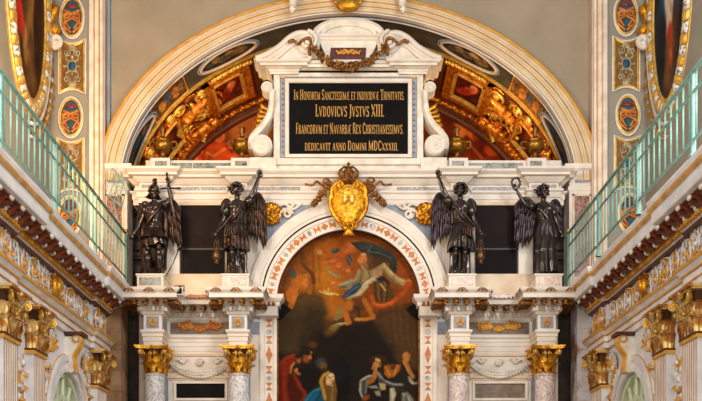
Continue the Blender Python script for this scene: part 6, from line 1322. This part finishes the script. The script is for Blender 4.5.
# wreath bearer
J2 = J_((546.5,234,0),(544.5,210,0),(543.8,200,-.01),(543.2,194,-.02),((535.8,206.5,0),(524.5,204,-.06),(516.2,191,-.1)),((552.6,206.5,.02),(557,220,.04),(561.5,233,-.02)),
        ((542.5,237,0),(540,252,-.17),(541.5,270.5,-.02),(540.6,274,-.2)),((550,237,0),(551.5,254,0),(551,271,.08),(553.5,274,-.06)))
t,K,J = statue(547,J2,(543.2,191.5,.3,-.02,-.06),'bronze angel in a long robe holding up a laurel wreath beside the impost pilaster','bronze','bronzeviolet',None,
   [([(537,207),(531,197),(524,195.5),(517,203)],[(533,238),(528,243),(522,245),(516.5,247)],.17),([(551,206),(556,197.5),(560,198.5),(562.5,206)],[(556,236),(559,240),(562,238),(565,232)],.2)],1)
RG = lambda L: [tuple(K(a,b,d))+(rx*U,ry*U) for a,b,d,rx,ry in L]
g = MB(); folds(g,RG([(543.9,201.5,0,5,4.4),(544.2,205,0,8.3,5.8),(544.6,211,-.01,8.4,7),(545.5,220,0,7.2,6.2),(546.3,227,0,8.4,7)]),11,.08,5); g.build('tunic','bronze',t,True)
g = MB(); folds(g,RG([(546,221,0,7.4,6.4),(546.4,230,-.01,9.6,7.6),(545.6,242,-.05,10.6,8.6),(544.6,251,-.09,10.4,8.8),(546,262,-.04,10.8,8.4),(547,273.4,0,11.8,8.8)]),11,.17,6,ph=1.); g.build('long_skirt','bronze',t,True)
g = MB(); folds(g,RG([(546.2,220,-.01,8.2,7),(546.6,226,-.01,9.4,7.8),(546.8,233,-.01,11,8.6),(546.6,238,0,11.6,9)]),12,.14,8); g.build('overskirt','bronzeviolet',t,True)
g = MB(); strap(g,K,[(537,204,-.12),(541,212,-.17),(547,220,-.17),(553,228,-.12)],.04); strap(g,K,[(553,228,-.12),(551,236,-.16),(552,246,-.1)],.035); g.tube([K(546,221.5,0)+Vector((8*U*cos(a),7*U*sin(a),0)) for a in np.linspace(0,2*PI,25)[:-1]],.024,7,True); g.build('sash','bronze',t,True)
g = MB(); a,b = Vector(J['shR'][0]),Vector(J['elR'][0]); g.tube([a,a*.6+b*.4,a*.45+b*.55],[.09,.085,.08],12); g.build('sleeve','bronze',t,True); g = MB(); a,b = Vector(J['shL'][0]),Vector(J['elL'][0]); g.tube([a,a*.6+b*.4,a*.4+b*.6],[.09,.08,.076],12); g.build('sleeve','bronze',t,True)
c = K(515.2,183.5,-.12); w_ = thing('laurel_wreath','small dark bronze laurel wreath held up in the raised hand of an angel','wreath',tuple(c)); g = MB(); n = 26
g.tube([c+Vector((.082*cos(2*PI*k/n),0,.10*sin(2*PI*k/n))) for k in range(n)],.02,7,True); g.build('ring','bronze',w_,True); g = MB()
for k in range(22):
    a = 2*PI*k/22; o = Vector((cos(a)*.082,0,sin(a)*.10)); tg = Vector((-sin(a),0,cos(a))); g.leaf(c+o,(0,-1,0),Vector((cos(a),0,sin(a))),.045,.03,.3,up=tg*.8+Vector((cos(a),0,sin(a)))*(.6*(-1)**k),nt=5)
g.build('leaves','bronze',w_,True)
# helmeted warrior angel
J2 = J_((153.5,231,0),(154,209,0),(154,199,0),(154,193,-.01),((146,205,0),(140,221,.03),(133.5,234,-.03)),((162.5,204.5,0),(172.5,200,-.06),(169.6,185,-.12)),
        ((149.8,234,0),(147.6,252,-.06),(147.4,270.5,.02),(145.8,274,-.14)),((157.8,234,0),(159.5,252,-.08),(159.8,270.5,.0),(161.2,274,-.16)))
t,K,J = statue(152,J2,(154,191.5,.35,.05,.05),'dark bronze helmeted warrior angel in cuirass with raised sword beside the green railing','bronze','bronzewing',None,
   [([(160,205),(166,196.5),(173,199),(178.5,208)],[(164,234),(169,240),(174,245),(179.5,249)],.17),([(146,206),(141,201),(138.5,203),(137,209)],[(142,232),(140,236),(137.5,237),(134.5,233)],.2)],2,'helmet')
RG = lambda L: [tuple(K(a,b,d))+(rx*U,ry*U) for a,b,d,rx,ry in L]
g = MB(); folds(g,RG([(154,201.5,0,6,5),(154,205,0,9.4,6.4),(154,212,-.01,9.4,7.6),(153.8,221,0,7.6,6.6),(153.6,227,-.01,8.4,7.2),(153.6,230,-.01,8,7)]),4,.03,3); o = g.build('cuirass','bronze',t,True)
g = MB()
for q in (-1,1): g.tube(spiral(K(154+q*4,210,-.15),.07,.02,0,q*1.3,X1,Z1,16),.014,5); g.ell(K(154+q*9,203.5,-.0),(.085,.1,.075))
g.ell(K(154,225,-.15),(.05,.03,.05)); g.tube([K(153.6,227.5,-.01)+Vector((8.6*U*cos(a),7.4*U*sin(a),0)) for a in np.linspace(0,2*PI,25)[:-1]],.03,7,True); g.build('armour_ornament','bronze',o,True)
g = MB(); folds(g,RG([(153.6,228,-.01,8.2,7),(153.6,236,-.02,10.6,8.2),(153.6,245,-.02,12.6,9.2)]),11,.13,4); g.build('skirt','bronze',t,True)
g = MB()
for k in range(20):
    a = 2*PI*k/20; o_ = Vector((cos(a),sin(a)*.85,0)); g.leaf(K(153.6,229,-.01)+o_*8.6*U,o_,Vector((-sin(a),cos(a),0)),.21,.075,.3,up=(o_*.35+Vector((0,0,-1))),nt=5)
g.build('leather_straps','bronzewing',t,True)
g = MB(); strap(g,K,[(163,203,-.1),(158,212,-.18),(150,222,-.17),(145,229,-.08)],.04); g.tube(bez([K(145,206,.12),K(141,224,.16),K(143,246,.18),K(147,264,.18)],7),[.05+.004*k for k in range(22)],8); g.tube(bez([K(163,206,.12),K(164,226,.17),K(160,248,.18),K(158,266,.18)],7),[.05+.004*k for k in range(22)],8); g.build('cloak','bronzewing',t,True)
for h in ('R','L'):
    kn, an = Vector(J['kn'+h][0]), Vector(J['an'+h][0]); g = MB(); g.tube([kn+Vector((0,0,-.04)),kn*.6+an*.4+Vector((0,.012,0)),kn*.25+an*.75,an+Vector((0,0,-.02))],[.088,.086,.062,.056],14); g.ell(kn+Vector((0,-.07,-.02)),(.05,.03,.06)); g.build('boot','bronze',t,True)
g = MB(); a,b = Vector(J['shL'][0]),Vector(J['elL'][0]); g.tube([a,a*.5+b*.5],[.095,.085],12); g.build('sleeve','bronze',t,True); g = MB(); a,b = Vector(J['shR'][0]),Vector(J['elR'][0]); g.tube([a,a*.5+b*.5],[.095,.085],12); g.build('sleeve','bronze',t,True)
s_ = thing('bronze_sword','dark bronze cross hilted sword held up by the helmeted angel','sword',tuple(K(169,184,-.14))); g = MB(); g.tube([K(168.2,175.6,-.16),K(168.8,184,-.16),K(169.2,189,-.15)],[.022,.018,.018],8); g.ell(K(168.1,175.4,-.16),(.03,.03,.035)); g.build('grip','bronze',s_,True)
g = MB(); g.tube([K(161.5,190,-.15),K(169.3,189.3,-.15),K(180,189.6,-.15)],[.016,.024,.014],8); g.ell(K(180.3,189.6,-.15),(.028,.028,.028)); g.build('cross_guard','bronze',s_,True)
g = MB(); g.tube([K(169.3,189.5,-.15),K(174,216,-.02),K(176,228,.05)],[.026,.022,.012],4,squash=.35); g.build('blade','bronze',s_)
g = MB(); g.tube([K(180.5,247,-.1),K(174,263,-.12),K(167,277,-.14)],.011,6); g.tube([K(182.5,243,-.1),K(178,251,-.1)],.02,6)
tag(g.build('spear_shaft','bronze',None,True,org=tuple(K(167,277,-.14))),'thin dark spear shaft leaning beside the helmeted angel','spear')
# pedestals
pl = [('white framed marble plinth under the helmeted angel','greengrey'),('white framed rosy plinth under the angel looking toward the shield','rose'),('white framed rosy plinth under the angel with spiky curls','rose'),('white framed rosy plinth under the wreath bearing angel','rose')]
for cx,(lb,pm) in zip((152,236.5,461,547),pl):
    x = (cx-VX)*U; t = thing('statue_plinth',lb,'plinth',(x,19.95,6.165),'plinths of the bronze angels'); g = MB(); g.box(x-.26,x+.26,19.72,20.3,6.165,6.44); g.box(x-.285,x+.285,19.7,20.32,6.44,6.475); g.box(x-.30,x+.30,19.68,20.33,6.165,6.215); g.build('block','white',t)
    g = MB(); g.box(x-.215,x+.215,19.708,19.73,6.25,6.405); g.build('panel',pm,t)
    if cx == 152 or cx == 547: pass
c = Vector(W(179.5,291.5,19.55)); t = thing('floodlight','small white floodlight on the cornice ledge between the helmeted and censer angels','lamp',tuple(c)); g = MB(); g.box(c.x-.07,c.x+.07,c.y-.05,c.y+.05,c.z-.07,c.z+.07); g.box(c.x-.085,c.x+.085,c.y+.05,c.y+.065,c.z-.085,c.z+.085); g.build('housing','white',t)
g = MB(); g.box(c.x-.055,c.x+.055,c.y-.054,c.y-.045,c.z-.055,c.z+.055); g.build('lens','black',t); g = MB(); g.tube([c+Vector((-.09,0,0)),c+Vector((-.09,0,.11)),c+Vector((.09,0,.11)),c+Vector((.09,0,0))],.012,6); g.tube([c+Vector((0,0,.1)),c+Vector((0,.3,.14))],.014,6); g.build('bracket_arm','black',t)
# ================================================================== light
w = bpy.data.worlds.new('world'); sc.world = w; w.use_nodes = True; b = w.node_tree.nodes['Background']; b.inputs['Color'].default_value = (1.,.965,.93,1); b.inputs['Strength'].default_value = .34
def area(name, loc, target, size, power, col, sy=None):
    l = bpy.data.lights.new(name,'AREA'); l.energy = power; l.size = size; l.color = col
    if sy: l.shape = 'RECTANGLE'; l.size_y = sy
    o = bpy.data.objects.new(name,l); COL.objects.link(o); o.location = loc; o.rotation_euler = (Vector(target)-Vector(loc)).to_track_quat('-Z','Y').to_euler(); return o
area('high_key_light',(3.4,4,13.6),(0,20.5,5.2),1.5,430,(1,.95,.89))  # unseen lamp added high in the nave to shade the mouldings from above
area('low_fill_light',(0,-2.5,4.2),(0,20.5,4.6),3.,620,(1,.93,.84))  # unseen fill lamp added behind the camera to brighten the lower altar
area('side_fill_east',(5.3,9.5,9.4),(-4.4,16.6,5.0),1.8,620,(.93,.96,1),3)  # unseen fill lamp added to brighten the left gallery wall
area('side_fill_west',(-5.3,9.5,9.4),(4.4,16.6,5.0),1.8,560,(1,.95,.89),3)  # matching added fill for the right gallery wall
area('warm_gallery_light',(-5.2,15.5,8.2),(-3.6,20.6,10.2),1.0,180,(1,.58,.24))
area('vault_lamp_one',(-3.0,21.2,9.15),(-2.3,23.9,11.3),.5,58,(1,.66,.32))
area('vault_lamp_two',(3.0,21.2,9.15),(2.3,23.9,11.3),.5,75,(1,.64,.3))
vs = sc.view_settings; vs.view_transform = 'Standard'; vs.look = 'None'; vs.exposure = 0; vs.gamma = 1; vs.use_curve_mapping = False
